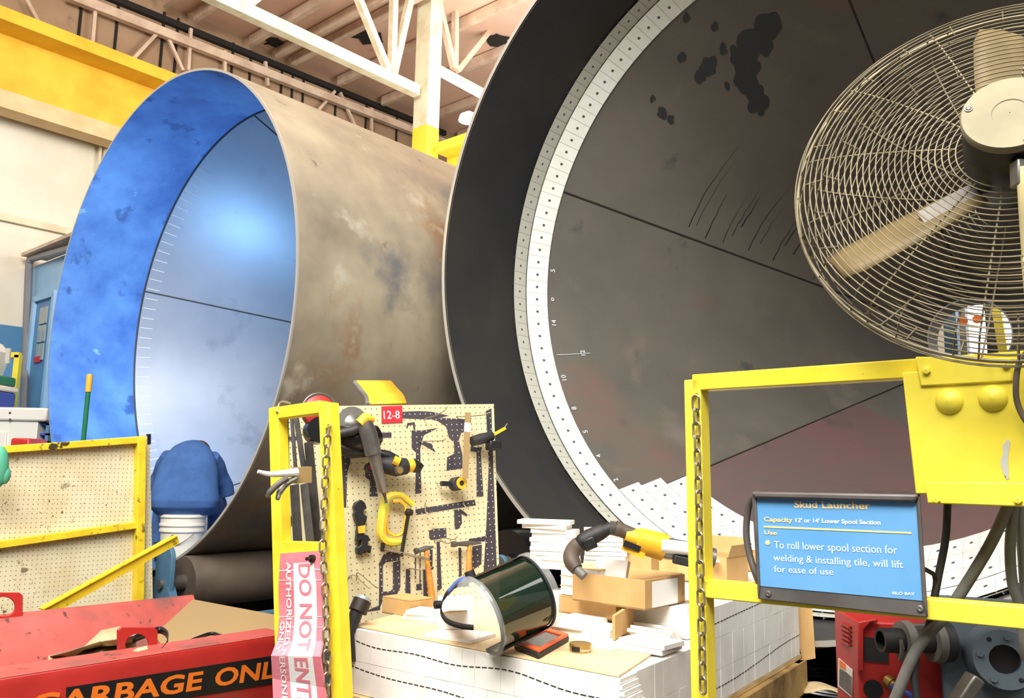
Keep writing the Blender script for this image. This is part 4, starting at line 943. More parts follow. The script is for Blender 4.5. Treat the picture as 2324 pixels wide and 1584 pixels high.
tag(M().prism([pp(.062,.11,ZB),pp(pl-.01,.11,ZB),pp(pl-.01,pw-.01,ZB),pp(.062,pw-.01,ZB)],K*(2*TH-.001)).build('tile','ceramic',None,False),'packed white tiles filling the middle of the pallet load','tile','tiles packed on the pallet','stuff')
GF_='white tiles in the front face of the pallet load'; GR_='white tiles in the right face of the pallet load'
def tblock(c0,u,w,n,dep,z,h,mark,label,group,mt='ceramic'):
    m=M(); j=random.uniform(-.0008,.0008); a=c0+n*j; a.z=z
    m.prism([a+u*.0004,a+u*(w-.0004),a+u*(w-.0004)-n*dep,a+u*.0004-n*dep],K*(h-.0012))
    for fz in mark:
        for q0,q1 in ((.05,.42),(.55,.92)):
            z0,z1=fz(q0),fz(q1)
            if z<min(z0,z1)-.003 and max(z0,z1)+.003<z+h:
                p0=a+u*w*q0+n*.0004; p1=a+u*w*q1+n*.0004; p0.z=z0; p1.z=z1; m.bar(p0,p1,.0032,.0012,n,1)
    return tag(m.build('tile',[mt,'weld_seam'],None,False),label,'tile',group)
nc=21; w=pl/nc
F1=lambda x:ZT-.034-.030*x-.010*math.sin(7*x)-.006*math.sin(17*x); F2=lambda x:ZT-.125-.055*x-.006*math.sin(11*x)
for k in range(nc):
    for r in range(2):
        mk=[(lambda q,F=F,k=k:F(1-(k+q)/nc)) for F in (F1,F2)]
        tblock(N_+pu*(k*w),pu,w,nF,.105,ZB+r*TH,TH,mk,('upper row of white tiles on the pallet front face' if r else 'lower row of white tiles on the pallet front face'),GF_+(', upper row' if r else ', lower row'))
nc=27; w=(pw-.11)/nc
G1=lambda x:ZB+.03+.05*x+.006*math.sin(9*x); G3=lambda x:ZT+.03+.05*x
for k in range(nc):
    for r in range(3):
        if r==2 and k<9: continue
        mk=[(lambda q,F=F,k=k:F((k+q)/nc)) for F in (G1,G3)]
        tblock(N_+pv*(.11+k*w),pv,w,nR,.06,ZB+r*TH,TH,mk,('bottom','middle','top')[r]+' row of white tiles on the right side of the pallet',GR_+', '+('bottom','middle','top')[r]+' row')
ZU=ZT+TH
tag(M().prism([pp(.062,.62,ZT+.003),pp(.62,.62,ZT+.003),pp(.62,pw-.01,ZT+.003),pp(.062,pw-.01,ZT+.003)],K*(TH-.004)).build('tile','ceramic',None,False),'packed white tiles under the cardboard boxes','tile','tiles packed under the boxes','stuff')
cbp=[(803,1421),(930,1388),(1065,1362),(1250,1372),(1530,1452),(1405,1537)]
tag(M().prism([Zp(x,y,ZT+.001) for x,y in cbp],K*.005).build('cardboard_sheet','cardboard_light',None,False),'flat tan cardboard sheet covering the front of the pallet load','cardboard')
ZS=ZT+.0065
# loose tiles
tile_i=0
def ltile(px,py,z,ang,w,d,h,lb,grp=None,tilt=None,nm='tile'):
    o=Zp(px,py,z); a=math.radians(ang); u=V((math.cos(a),math.sin(a),0)); v=V((-math.sin(a),math.cos(a),0)); n=K
    if tilt:
        R=Matrix.Rotation(math.radians(tilt[1]),3,tilt[0](u,v)); u,v,n=R@u,R@v,R@n
    m=M(); m.prism([o,o+u*w,o+u*w+v*d,o+v*d],n*h)
    return tag(m.build(nm,'ceramic',None,True,bevel=.0015),lb,'tile',grp)
DA=math.degrees(math.atan2(D.y,D.x))
ltile(915,1404,ZS,DA+8,.16,.10,.018,'white tile lying flat at the back left of the cardboard sheet, lower of two')
ltile(920,1394,ZS+.019,DA+14,.15,.10,.016,'white tile lying flat at the back left of the cardboard sheet, upper of two')
ltile(962,1446,ZS,DA+10,.19,.15,.012,'wide white tile lying flat under the left edge of the face shield')
ltile(992,1428,ZS+.013,DA+45,.12,.02,.11,'white tile with a hole standing on edge behind the face shield headband')
ltile(1245,1440,ZS,DA+2,.15,.2,.03,'thick white tile stack behind the face shield, lower left')
ltile(1240,1420,ZS+.031,DA+4,.14,.18,.022,'white tile on top of the low stack behind the face shield')
ltile(1300,1462,ZS,DA+1,.15,.16,.014,'white tile lying flat left of the tin at the sheet edge')
ltile(1310,1436,ZS+.015,DA+6,.125,.13,.022,'white tile propped against the upright cardboard strip')
ltile(1400,1472,ZS,DA+3,.16,.14,.016,'white tile lying flat right of the tin')
ltile(1404,1458,ZS+.017,DA-2,.17,.12,.016,'second white tile lying flat on the one right of the tin')
for k in range(7):
    x=1422+k*7; y=1432-k*7.5
    ltile(x,y,ZS+.034+.0*k,DA+2+k*.8,.16,.085,.011,'white tile in the leaning fan beside the yellow post','tiles leaning in a fan',(lambda u,v:u,-28))
# slumped thin tiles at the near corner
for k in range(7):
    c=N_+pu*(-.004-.004*k)+pv*(.02); c.z=ZT-.016*(k+1)
    m=M(); m.prism([c-nR*.0+pu*.0-pv*.02-pu*.012*k*.2,c+pu*.055-pv*.02,c+pu*.055+pv*.085,c+pv*.085-pu*.002*k],K*.0135); tag(m.build('tile','ceramic',None,False),'thin white tile in the slumped near corner of the pallet load','tile','slumped tiles at the pallet near corner')
# tall stack at the back
for k in range(11):
    off=random.uniform(-.008,.008)
    z=ZU+.002+.0205*k
    o=Zp(1262+(-2 if k<9 else -22)-k*0.0,1290,ZU); o=V((o.x+off,o.y+random.uniform(-.006,.006),z)); a=math.radians(DA+22+random.uniform(-5,5)); u=V((math.cos(a),math.sin(a),0)); v=V((-math.sin(a),math.cos(a),0)); s=1.18 if k==10 else 1
    m=M(); m.prism([o-u*.108*s-v*.055*s,o+u*.108*s-v*.055*s,o+u*.108*s+v*.055*s,o-u*.108*s+v*.055*s],K*.0195)
    tag(m.build('tile','ceramic',None,True,bevel=.0015),'white tile in the tall square stack beside the black roller','tile','tiles in the tall stack at the back')
for k in range(9):
    z=ZU+.002+.0215*k; o=Zp(1378,1292,ZU); o=V((o.x,o.y,z)); a=math.radians(DA+8+k*6); u=V((math.cos(a),math.sin(a),0)); v=V((-math.sin(a),math.cos(a),0))
    m=M(); m.prism([o-u*.10-v*.055,o+u*.10-v*.055,o+u*.10+v*.055,o-u*.10+v*.055],K*.020)
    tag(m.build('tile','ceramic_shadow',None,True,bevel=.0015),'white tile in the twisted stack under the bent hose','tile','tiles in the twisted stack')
# boxes: near corner px, left along -D, back along A
def cbox(px,py,z,w,d,h,lb,mt='cardboard',open_=True,flaps=(),th=.006,rot=0,label_side=None,nm='cardboard_box'):
    o=Zp(px,py,z); R=Matrix.Rotation(math.radians(rot),3,'Z'); u=-(R@D); v=R@A
    t=thing(nm,lb,'box',o+u*w/2+v*d/2)
    m=M(); m.prism([o,o+u*w,o+u*w+v*d,o+v*d],K*th)
    m.build('bottom',mt,t,False)
    M().prism([o,o+u*w,o+u*w+v*th,o+v*th],K*h).build('side',mt,t,False); M().prism([o+v*(d-th),o+u*w+v*(d-th),o+u*w+v*d,o+v*d],K*h).build('side',mt,t,False)
    M().prism([o+v*th,o+u*th+v*th,o+u*th+v*(d-th),o+v*(d-th)],K*h).build('side',mt,t,False); M().prism([o+u*(w-th)+v*th,o+u*w+v*th,o+u*w+v*(d-th),o+u*(w-th)+v*(d-th)],K*h).build('side',mt,t,False)
    for fp_ in flaps:
        a,b,e=[o+u*(q[0]*w)+v*(q[1]*d)+K*(h+q[2]) for q in fp_]; M().prism([a,b,b+e-a,e],(b-a).cross(e-a).normalized()*.004).build('flap',mt,t,False)
    if label_side: 
        lo,hi=label_side; M().prism([o-u*.0012+v*d*lo+K*.004,o-u*.0012+v*d*hi+K*.004,o-u*.0012+v*d*hi+K*(h*.92),o-u*.0012+v*d*lo+K*(h*.92)],-u*.0006).build('label','paper_white',t,False)
    return t
ZC2=ZT+.105
lb=cbox(1398,1410,ZS+.045,.25,.20,.058,'low closed cardboard box in shadow under the big open box')
o=Zp(1398,1410,ZS+.045); M().prism([o+K*.059,o-D*.25+K*.059,o-D*.25+A*.20+K*.059,o+A*.20+K*.059],K*.004).build('lid','cardboard',lb,False)
cbox(1464,1386,ZC2+.004,.30,.27,.098,'big open cardboard box with white label, left of yellow post','cardboard',flaps=(((0.02,.98,0),(.80,.98,0),(.06,.55,-.055)),),label_side=(.16,.80))
for k in range(3):
    z=ZS+.110+.034*k; o=Zp(1398,1410,ZS+.045)-D*.085+A*.004; o.z=z
    m=M(); m.prism([o,o-D*.16,o-D*.16+A*.19,o+A*.19],K*.029); tag(m.build('tile','ceramic',None,True,bevel=.001),('lowest','middle','top')[k]+' white tile layer on the low box behind the face shield','tile')
    q=o+K*.0295; tag(M().prism([q+D*.004,q-D*.164,q-D*.164+A*.19,q+D*.004+A*.19],K*.0035).build('cardboard_sheet','cardboard_light',None,False),('lowest','middle','top')[k]+' cardboard sheet between tile layers behind the face shield','cardboard')
o=Zp(1342,1312,ZU+.07)
ltile(1346,1312,ZU+.075,DA+4,.13,.02,.075,'white tile with a mark standing upright behind the big open box',None,(lambda u,v:u,-20))
cbox(1478,1300,ZU+.002,.16,.2,.075,'small cardboard box under the yellow gun clamp','cardboard')
cbox(1545,1310,ZU+.002,.11,.22,.07,'narrow cardboard box with folded flaps behind the big open box','cardboard',flaps=(((0,0,0),(0,1,0),(.5,0,.02)),))
cbox(1650,1330,ZU+.002,.23,.20,.115,'open cardboard box right of the yellow post, holding white scraps','cardboard',flaps=(((.10,1,0),(.9,1,0),(.1,1.12,.07)),((0,.02,0),(0,.98,0),(-.08,.02,.05))))
tag(M().prism([Zp(x,y,ZU+.10) for x,y in ((1606,1262),(1628,1268),(1634,1276),(1612,1276))],K*.004).build('paper_scrap','paper_white'),'torn white paper in the open box right of the yellow post','paper')
cbox(1722,1300,ZU+.002,.10,.16,.09,'cardboard box partly hidden behind the blue sign left edge','cardboard')
cbox(1592,1262,ZU+.03,.14,.14,.055,'pale cardboard box behind the yellow post in front of the floor tiles','cardboard')
# upright cardboard strip
o=Zp(1396,1452,ZS+.018); a=Zp(1440,1425,ZS+.018); t=M(); t.prism([o,a,a+K*.085,o+K*.075],(D*-1)*.012); tag(t.build('cardboard_strip','cardboard',None,False),'short upright cardboard strip between loose white tiles','cardboard')
o=Zp(1812,1372,ZT); b=[P(1809,1366,o.y+.06),P(1843,1372,o.y+.04),P(1851,1494,o.y+.04),P(1822,1500,o.y+.06),P(1808,1440,o.y+.06)]
tag(M().prism(b,V((0,.006,0))).build('cardboard_piece','cardboard',None,False),'brown cardboard panel standing at the far right corner of the pallet','cardboard')
t=cbox(930,1403,ZS-.004,.16,.12,.06,'closed brown cardboard box behind the left back tiles','cardboard')
o=Zp(930,1403,ZS-.004); M().prism([o+K*.061,o-D*.16+K*.061,o-D*.16+A*.12+K*.061,o+A*.12+K*.061],K*.003).build('lid','cardboard',t,False)
tag(M().prism([Zp(988,1398,ZS),Zp(1062,1388,ZS+.0),Zp(1060,1385,ZS+.13),Zp(1020,1386,ZS+.12),Zp(996,1392,ZS+.06)],V((0,.004,0))).build('cardboard_scrap','cardboard',None,False),'torn brown cardboard scrap behind the face shield headband','cardboard')
# phone, tin
pc=[Zp(x,y,ZS) for x,y in ((1166,1474),(1240,1440),(1292,1456),(1222,1497))]
ph=thing('smartphone','smartphone in orange and black rugged case on the cardboard sheet','phone',pc[0])
cen=sum(pc,V())/4
def inset(f,z): return [cen+(p-cen)*f+K*z for p in pc]
m=M(); m.prism([p+K*.0 for p in pc],K*.020); m.build('case','black_rubber',ph,bevel=.006)
O=inset(.97,.018); I=inset(.72,.018)
def dens(q,n=6): return [q[i]+(q[(i+1)%4]-q[i])*k/n for i in range(4) for k in range(n)]
M().ringp(dens(O),dens(I),K*.008).build('bumper','orange_rubber',ph,bevel=.002)
M().prism(inset(.74,.0205),K*.001).build('screen','black_gloss',ph,False)
c=Zp(1317,1478,ZS); t=thing('snuff_tin','round gold tin with dark label on the cardboard sheet','tin',c)
M().lathe(c,K,[(0,.001),(0,.033),(.014,.0335),(.014,.001)],40).build('base','brass',t)
M().lathe(c,K,[(.014,.0345),(.025,.0345),(.0255,.032),(.0245,.030),(.0245,.001)],40).build('lid','brass',t)
fd=V((-c.x,-c.y,0)).normalized(); sd=K.cross(fd)
def tm(x,y,R=.0352,z0=.005): 
    a=x/R; return c+(fd*math.cos(a)+sd*math.sin(a))*R+K*(z0+y)
m=M(); vs=[];fs=[]
for i in range(9): x=-.030+i*.0035; vs+=[tm(x,-.001),tm(x,.014)]
for i in range(8): fs.append((2*i,2*i+1,2*i+3,2*i+2))
m.add(vs,fs); lab=m.build('dark_label','black',t)
M().text('Copenhagen',None,.011,.62,.0,mapf=lambda x,y:tm(x-.000,y+.001,.0356)).build('lettering','paper_white',t,False)
# face shield
o=P(1100,1392,2.60); e=P(1214,1338,2.70); ax=(e-o).normalized(); vw=(EYE-o).normalized(); xx=(vw-ax*vw.dot(ax)+K*-.12).normalized(); LN=(e-o).length
fsd=thing('face_shield','dark green welding face shield with clear edges lying on the cardboard sheet','face shield',o-K*.12)
R0=.110
zmin=min((o+ax*t+(xx*math.cos(a)+ax.cross(xx)*math.sin(a))*(R0+.012)).z for t in (0,LN) for a in [math.radians(k*5-115) for k in range(46)])
sh_=K*(ZS+.004-zmin); o=o+sh_
A0,A1=math.radians(-112),math.radians(112)
M().lathe(o,ax,[(-.012,R0+.004),(.02,R0),(LN-.01,R0)],48,x=xx,a0=A0,a1=A1).build('lens','visor_green',fsd)
M().lathe(o,ax,[(-.075,R0-.035),(-.055,R0-.01),(-.035,R0+.01),(-.012,R0+.016),(0,R0+.006)],48,x=xx,a0=math.radians(-105),a1=math.radians(110)).build('left_flange','visor_clear',fsd)
M().lathe(o,ax,[(LN-.012,R0+.003),(LN,R0+.012),(LN+.015,R0+.012),(LN+.03,R0-.012)],48,x=xx,a0=A0,a1=A1).build('right_flange','visor_clear',fsd)
for q in (-.012,LN-.008): M().lathe(o,ax,[(q-.004,R0+.002),(q-.004,R0+.008),(q+.004,R0+.008),(q+.004,R0+.002)],48,x=xx,a0=A0,a1=A1,closed=True).build('rim','black_rubber',fsd)
yy_=ax.cross(xx)
for sgn,nm in ((1,'brow_guard'),(-1,'chin_guard')):
    a=math.radians(80 if sgn>0 else -80); b=math.radians(118 if sgn>0 else -118)
    M().lathe(o,ax,[(-.012,R0+.003),(LN-.01,R0+.003),(LN-.01,R0+.009),(-.012,R0+.009)],10,x=xx,a0=min(a,b),a1=max(a,b),closed=True).build(nm,'black',fsd)
sg=1 if yy_.z>0 else -1
top=o+(xx*math.cos(math.radians(95))+yy_*sg*math.sin(math.radians(95)))*(R0+.008)
M().lathe(top+ax*.005,(yy_*sg),[(0,.016),(.02,.016),(.02,.010),(.015,.001)],16).build('knob','black_rubber',fsd)
hb=[P(1062,1325,2.64),P(1030,1330,2.70),P(1008,1355,2.75),P(1002,1385,2.74),P(1015,1408,2.70),P(1045,1420,2.64),P(1075,1424,2.60)]
def band(pts,w,th,mt,nm,par,up=K):
    pts=spline(pts,5); m=M(); vs=[];fs=[]
    for i,p in enumerate(pts):
        vs+=[p-up*w/2,p+up*w/2]
    for i in range(len(pts)-1): fs.append((2*i,2*i+1,2*i+3,2*i+2))
    m.add(vs,fs); o=m.build(nm,mt,par); s=o.modifiers.new('s','SOLIDIFY'); s.thickness=th; return o
band(hb,.016,.004,'black_rubber','headband',fsd)
mat('band_blue','5A6FB0',.5)
band([P(1070,1312,2.62),P(1040,1320,2.68),P(1015,1345,2.73)],.02,.004,'band_blue','crown_strap',fsd)
M().lathe(P(1000,1372,2.72),V((-1,-.5,0)).normalized(),[(0,.013),(.02,.013),(.02,.001)],14).build('ratchet_knob','black',fsd)
# stud gun with hose
t=thing('weld_gun','bent hose gun with black grip and yellow clamp lying over the boxes','weld gun',P(1390,1250,2.95))
YG=2.95
hs=spline([P(1326,1308,YG-.1),P(1306,1288,YG-.08),P(1296,1265,YG-.05),P(1304,1245,YG),P(1325,1228,YG),P(1350,1214,YG),P(1386,1198,YG)],5)
M().tube(hs[:6],.016,14).build('hose_end','hose_grey',t)
M().tube(hs[4:19],[.022+.002*min(i,3) for i in range(15)],16).build('hose_sleeve','roller_brown',t)
M().tube(hs[18:],[.024,.029,.030,.030,.030,.030,.029,.029,.028,.027,.024,.02,.02][:len(hs[18:])],16).build('grip','black_rubber',t)
M().bar(P(1325,1240,YG-.03),P(1352,1228,YG-.035),.02,.04).build('trigger','black',t,bevel=.005)
c0,c1_=P(1383,1198,YG),P(1398,1200,YG); m=M(); m.tube([c0+(c1_-c0)*i/10 for i in range(11)],[.026 if i%2 else .022 for i in range(11)],14); m.build('spring_collar','grey_steel',t)
M().tube(spline([P(1396,1198,YG),P(1415,1205,YG),P(1440,1216,YG)],4),[.027]*3+[.025]*6,14).build('brown_sleeve','roller_brown',t)
M().tube([P(1418,1216,YG),P(1445,1222,YG),P(1448,1226,YG),P(1500,1240,YG),P(1508,1243,YG)],[.030,.034,.044,.047,.047],18).build('yellow_clamp','yellow_tool',t)
M().bar(P(1416,1232,YG-.035),P(1452,1246,YG-.035),.014,.02).build('clamp_finger','black',t); M().bar(P(1412,1240,YG-.02),P(1462,1262,YG-.03),.02,.02).build('clamp_jaw','yellow_tool',t)
M().tube([P(1504,1242,YG),P(1560,1252,YG-.0),P(1620,1268,YG)],.036,18).build('silver_barrel','grey_steel',t)
M().tube([P(1500,1238,YG-.03),P(1560,1245,YG-.03),P(1580,1250,YG-.03)],.024,14).build('white_cover','paper_white',t)
M().bar(P(1528,1268,YG-.03),P(1600,1284,YG-.03),.03,.03).build('rail_block','black_rubber',t,bevel=.004)
# ================================================================ right yellow frame, sign, control box
FO=P(1580,870,2.25); RF=Fr(FO,D,K); rh=lambda x,y,o=0:RF.hit(x,y,o)
fr_=thing('guard_railing','yellow square tube guard railing at right, carrying the blue sign','railing',V((FO.x,FO.y,0)))
T=.049
a=rh(1580,868); b=rh(1598,1600); k=a.z/(a.z-b.z); b=a+(b-a)*k
M().bar(a+K*.006,b,T,T,RF.n).build('post','yellow_clean',fr_,bevel=.003)
M().bar(rh(1580,870),rh(2420,816),T*.9,T,RF.n).build('top_rail','yellow',fr_,bevel=.003)
M().bar(rh(1600,1334),rh(2420,1408),T*.92,T*.98,RF.n).build('mid_rail','yellow_clean',fr_,bevel=.003)
c=rh(2420,816); M().bar(c,V((c.x,c.y,0)),T,T,RF.n).build('post','yellow_clean',fr_)
M().lathe(rh(1578,893,.027),RF.n,[(0,.009),(.016,.009),(.016,.001)],10).build('chain_bolt','yellow',fr_)
chain('chain','steel chain hanging down the left post of the right yellow frame',[rh(1579,900,.045),rh(1580,960,.04),rh(1585,1100,.042),rh(1588,1250,.042),rh(1592,1400,.042),rh(1596,1600,.042)],.043,.0095,.0032)
z3=cr(1540,760,2.964)
bx=thing('control_box','yellow control box with two domed caps bolted on the right frame','control box',rh(2200,1000))
fo=.05
def q3(*p): return z3(*p)
M().poly(RF,[(2081,857),(2380,836),(2390,1124),(2111,1120)],-.07,fo).build('cover','yellow_clean',bx,bevel=.003)
M().poly(RF,[(2084,812),(2302,816),(2304,868),(2096,879)],fo-.02,fo+.006).build('top_flange','yellow_clean',bx,bevel=.003)
M().poly(RF,[(2106,1094),(2390,1096),(2390,1152),(2112,1142)],fo-.02,fo+.006).build('bottom_flange','yellow_clean',bx,bevel=.003)
for x,y in q3((1822,447),(2115,425)):
    c=RF.hit(x,y,fo); M().lathe(c,RF.n,[(0,.028),(.002,.028),(.006,.026),(.012,.019),(.016,.010),(.0175,.0005)],28).build('dome_cap','yellow_clean',bx)
for x,y in q3((1670,240),(2205,200),(1735,1105),(2285,1108)):
    c=RF.hit(x,y,fo+.006); M().lathe(c,RF.n,[(0,.0085),(.007,.0085),(.008,.006),(.008,.001)],6).build('hex_bolt','yellow_clean',bx)
M().poly(RF,q3((2180,745),(2215,700),(2232,720),(2222,790),(2218,850),(2225,965),(2205,975),(2170,890),(2165,845),(2185,800)),fo+.0003,fo+.0012).build('bare_patch','tile_grey',bx,False)
# blue sign
zs=cr(1600,1050,2.967)
sg_=thing('sign','blue machine sign in dark frame with orange and white text','sign',rh(1900,1250,.04))
s0=.03
Oq=zs((320,195),(1450,212),(1505,1040),(365,915)); Iq=zs((350,240),(1425,268),(1468,930),(375,830))
M().poly(RF,Oq,s0,s0+.008).build('back_plate','sign_frame',sg_,bevel=.002)
M().poly(RF,[Oq[0],Oq[1],Iq[1],Iq[0]],s0+.008,s0+.024).build('top_channel','sign_frame',sg_,bevel=.006)
M().poly(RF,[Oq[1],Oq[2],Iq[2],Iq[1]],s0+.008,s0+.015).build('right_channel','sign_frame',sg_,bevel=.003)
M().poly(RF,[Oq[3],Oq[0],Iq[0],Iq[3]],s0+.008,s0+.015).build('left_channel','sign_frame',sg_,bevel=.003)
fc=M().poly(RF,Iq,s0+.008,s0+.0095).build('face','sign_blue',sg_,False)
so_=s0+.0105
def st(txt,l,r,cp_,mt,bold=.0):
    ptext(M(),RF,txt,zs(l)[0],zs(r)[0],zs(cp_)[0],bold=bold,off=so_).build('lettering',mt,fc,False)
st('Skud Launcher',(600,302),(1116,312),(600,255),'sign_tan',.035)
st('Capacity',(398,394),(592,400),(398,364),'sign_tan',.04); st("12' or 14' Lower Spool Section",(610,400),(1183,417),(610,372),'sign_pale',.04)
st('Use',(400,482),(485,486),(400,455),'sign_tan',.04)
st('To roll lower spool section for',(466,576),(1297,614),(466,524),'sign_pale',.0)
st('welding & installing tile, will lift',(462,660),(1335,710),(462,612),'sign_pale',.0)
st('for ease of use',(466,735),(866,756),(466,690),'sign_pale',.0)
st('SILO BAY',(1260,886),(1415,893),(1260,868),'sign_pale',.04)
M().poly(RF,zs((396,424),(1390,468),(1390,480),(396,437)),so_-.0004,so_).build('rule','sign_tan',fc,False)
cx,cy=zs((422,538))[0]; M().poly(RF,[(cx+5.5*math.cos(2*math.pi*i/16),cy+5.5*math.sin(2*math.pi*i/16)) for i in range(16)],so_-.0004,so_).build('bullet','sign_tan',fc,False)
for x,y in zs((427,882),(1450,982)): M().lathe(RF.hit(x,y,s0+.008),RF.n,[(0,.008),(.003,.007),(.004,.004),(.003,.001)],14).build('screw','grey_steel',sg_)
# hoses and cables
zc=cr(2040,1100,4.95); zd=cr(1860,1340,5.009)
def cab_(pts,r,mt,lb,Y,nm='cable'):
    tag(M().tube(spline([RF.hit(x,y,o) for (x,y),o in zip(pts,Y)],6),r,12).build(nm,mt),lb,nm)
cab_(zc((548,120))+zc((545,240),(525,600),(450,1000),(400,1260))+[(2108,1420),(2084,1470),(2075,1530),(2082,1600)],.0085,'black_rubber','black cable hanging from the yellow box left corner past the sign',[-.09,-.09,-.08,-.07,-.06,-.05,-.04,-.04,-.04])
cab_(zc((1245,120),(1215,260),(1010,700),(650,1285))+[(2138,1405),(2106,1440),(2072,1490),(2030,1590)],.0125,'hose_grey','thick grey hose slanting down left from the yellow box',[-.10,-.10,-.09,-.08,-.07,-.03,-.03,-.03],'hose')
cab_(zc((1290,120),(1288,260),(1250,700),(1275,1100),(1350,1340))+[(2322,1440),(2330,1500)],.0115,'hose_grey','thick grey hose hanging straight below the yellow box',[-.12,-.12,-.12,-.12,-.12,-.12,-.12],'hose')
cab_(zc((1370,120),(1365,300),(1385,700),(1412,1100),(1420,1300)),.011,'blue_grey_steel','pale grey conduit at the right edge below the yellow box',[-.15,-.15,-.15,-.15,-.15],'conduit')
cab_(zc((285,945),(340,975),(392,1010),(408,1080),(402,1180),(420,1270)),.005,'black','thin black cable curling out from behind the sign',[-.03,-.04,-.05,-.06,-.06,-.06])
cab_([(2330,800),(2312,826),(2306,870),(2308,910),(2322,945),(2340,970)],.006,'roller_brown','brown cable looping over the right side of the yellow box',[.09]*6)
cab_([(1722,1116),(1704,1135),(1696,1170),(1694,1215),(1702,1262),(1716,1305),(1730,1340)],.0085,'sign_frame','dark hose bowed out left of the blue sign',[.02,.015,.01,.01,.01,.015,.01],'hose')
# ================================================================ big fan
FC=P(2292,396,1.72); fz_=math.radians(30); fe=math.radians(17)
fa_=V((-math.sin(fz_)*math.cos(fe),-math.cos(fz_)*math.cos(fe),math.sin(fe))); fx=fa_.cross(K).normalized(); fy=fx.cross(fa_).normalized()
if fy.z<0: fy=-fy
fn=thing('pedestal_fan','large dusty pedestal fan with wire guard at the upper right','fan',V((FC.x+.15,FC.y+.05,0)))
RG=.447
def fp_(r,a,s): return FC+(fx*math.cos(a)+fy*math.sin(a))*r+fa_*s
prof=lambda r,h:h*math.sqrt(max(0,1-(r/RG)**2.4))+.035
M().tube([fp_(RG,2*math.pi*i/96,0) for i in range(96)],.0042,8,True).build('rim_ring','wire_guard',fn)
for nm,h,sg,r0 in (('rear_guard',.065,1,.10),('front_guard',.075,-1,.07)):
    m=M(); nr=26
    for i in range(nr+1):
        r=r0+(RG-.001-r0)*i/nr; s=sg*(prof(r,h) if i<nr else .030)
        m.tube([fp_(r,2*math.pi*k/84,s) for k in range(84)],.0016,5,True)
    for k in range(12):
        a=2*math.pi*(k+.35)/12; m.tube([fp_(r0+(RG-r0)*j/14,a,sg*(prof(r0+(RG-r0)*j/14,h)-.004 if j<14 else .0)) for j in range(15)],.0021,5)
    for k in range(24):
        a=2*math.pi*(k+.1)/24; m.tube([fp_(RG*.84,a,sg*(prof(RG*.84,h)-.004)),fp_(RG*.93,a,sg*(prof(RG*.93,h)-.004)),fp_(RG,a,0)],.0019,5)
    m.build(nm,'wire_guard',fn)
mo=M().lathe(FC,fa_,[(-.03,.001),(-.03,.07),(.05,.080),(.06,.086),(.195,.086),(.20,.083)],40).build('motor_housing','black',fn)
M().lathe(FC,fa_,[(.195,.088),(.207,.088),(.212,.085),(.212,.032),(.2105,.031),(.2105,.001)],44).build('motor_cap','motor_cap',mo)
for a in (math.radians(158),math.radians(250),math.radians(20)):
    M().lathe(fp_(.075,a,.212),fa_,[(0,.008),(.002,.008),(.002,.0055),(.001,.005),(.003,.004),(.003,.0005)],12).build('cap_screw','dull_steel',mo)
for k,a in enumerate((math.radians(92),math.radians(212),math.radians(332))):
    rd=fx*math.cos(a)+fy*math.sin(a); tg=fa_.cross(rd); pit=math.radians(32)
    m=M(); vs=[];fs=[]
    for i in range(9):
        r=.075+(.405-.075)*i/8; wdt=.055+.020*math.sin(min(1,i/5)*math.pi/2); wdt*= .80 if i==8 else 1
        for j in range(5):
            t_=(j-2)/2*wdt; cam_=.012*(1-(j-2)**2/4); vs.append(FC+rd*r+(tg*math.cos(pit)+fa_*math.sin(pit))*t_+fa_*(cam_-.005))
    for i in range(8):
        for j in range(4): fs.append((i*5+j,i*5+j+1,i*5+j+6,i*5+j+5))
    m.add(vs,fs); o=m.build('blade','fan_blade',fn); s=o.modifiers.new('s','SOLIDIFY'); s.thickness=.003
    M().bar(FC+rd*.05+fa_*.012,FC+rd*.20+fa_*.012,.035,.006,fa_).build('blade_bracket','dull_steel',o)
j0=fp_(.02,math.radians(-75),.15); j1=P(2312,470,1.50)
M().bar(P(2316,365,1.55),P(2318,425,1.55),.03,.03,K).build('tilt_bracket','grey_steel',fn,bevel=.004)
M().tube([P(2318,380,1.54),P(2320,420,1.54),P(2327,490,1.56),P(2334,580,1.58)],[.008,.009,.011,.012],14).build('pole','tan_paint',fn)
p0=P(2332,580,1.58); M().tube([p0,V((p0.x+.03,p0.y,.0))],.012,14).build('stand_pole','tan_paint',fn)
M().lathe(V((p0.x+.03,p0.y,0)),K,[(0,.25),(.02,.25),(.05,.06),(.09,.03)],32,capends=True).build('base','black_rubber',fn)
# ================================================================ wire feeder, flange, floor clutter
wa=math.radians(8); wu=V((math.cos(wa),-math.sin(wa),0)); wv=V((math.sin(wa),math.cos(wa),0))
WC=P(1943,1409,2.28); WFz=Fr(WC,wu,K); WL=Fr(WC,-wv,K)   # front and left faces
wf=lambda x,y,o=0:WFz.hit(x,y,o); wz=lambda *p:[q for q in zd(*p)]
wm=thing('welding_machine','red welding machine with louvres and black hub behind the sign lower edge','welding machine',V((WC.x,WC.y,0)))
wd=.52; dp=.24; top=WC.z
cc=WC+wu*wd/2+wv*dp/2
M().box(V((cc.x,cc.y,top/2+.02)),wu*wd/2,wv*dp/2,K*(top/2-.02)).build('cabinet','red_paint',wm,bevel=.006)
M().poly(WFz,wz((415,345),(640,300),(640,345),(560,350),(480,430),(480,900),(415,900)),.0,.02).build('corner_guard','red_paint',wm,bevel=.003)
M().poly(WFz,wz((500,525),(700,545),(780,560),(780,820),(500,797)),.001,.004).build('name_plate','black_rubber',wm,False)
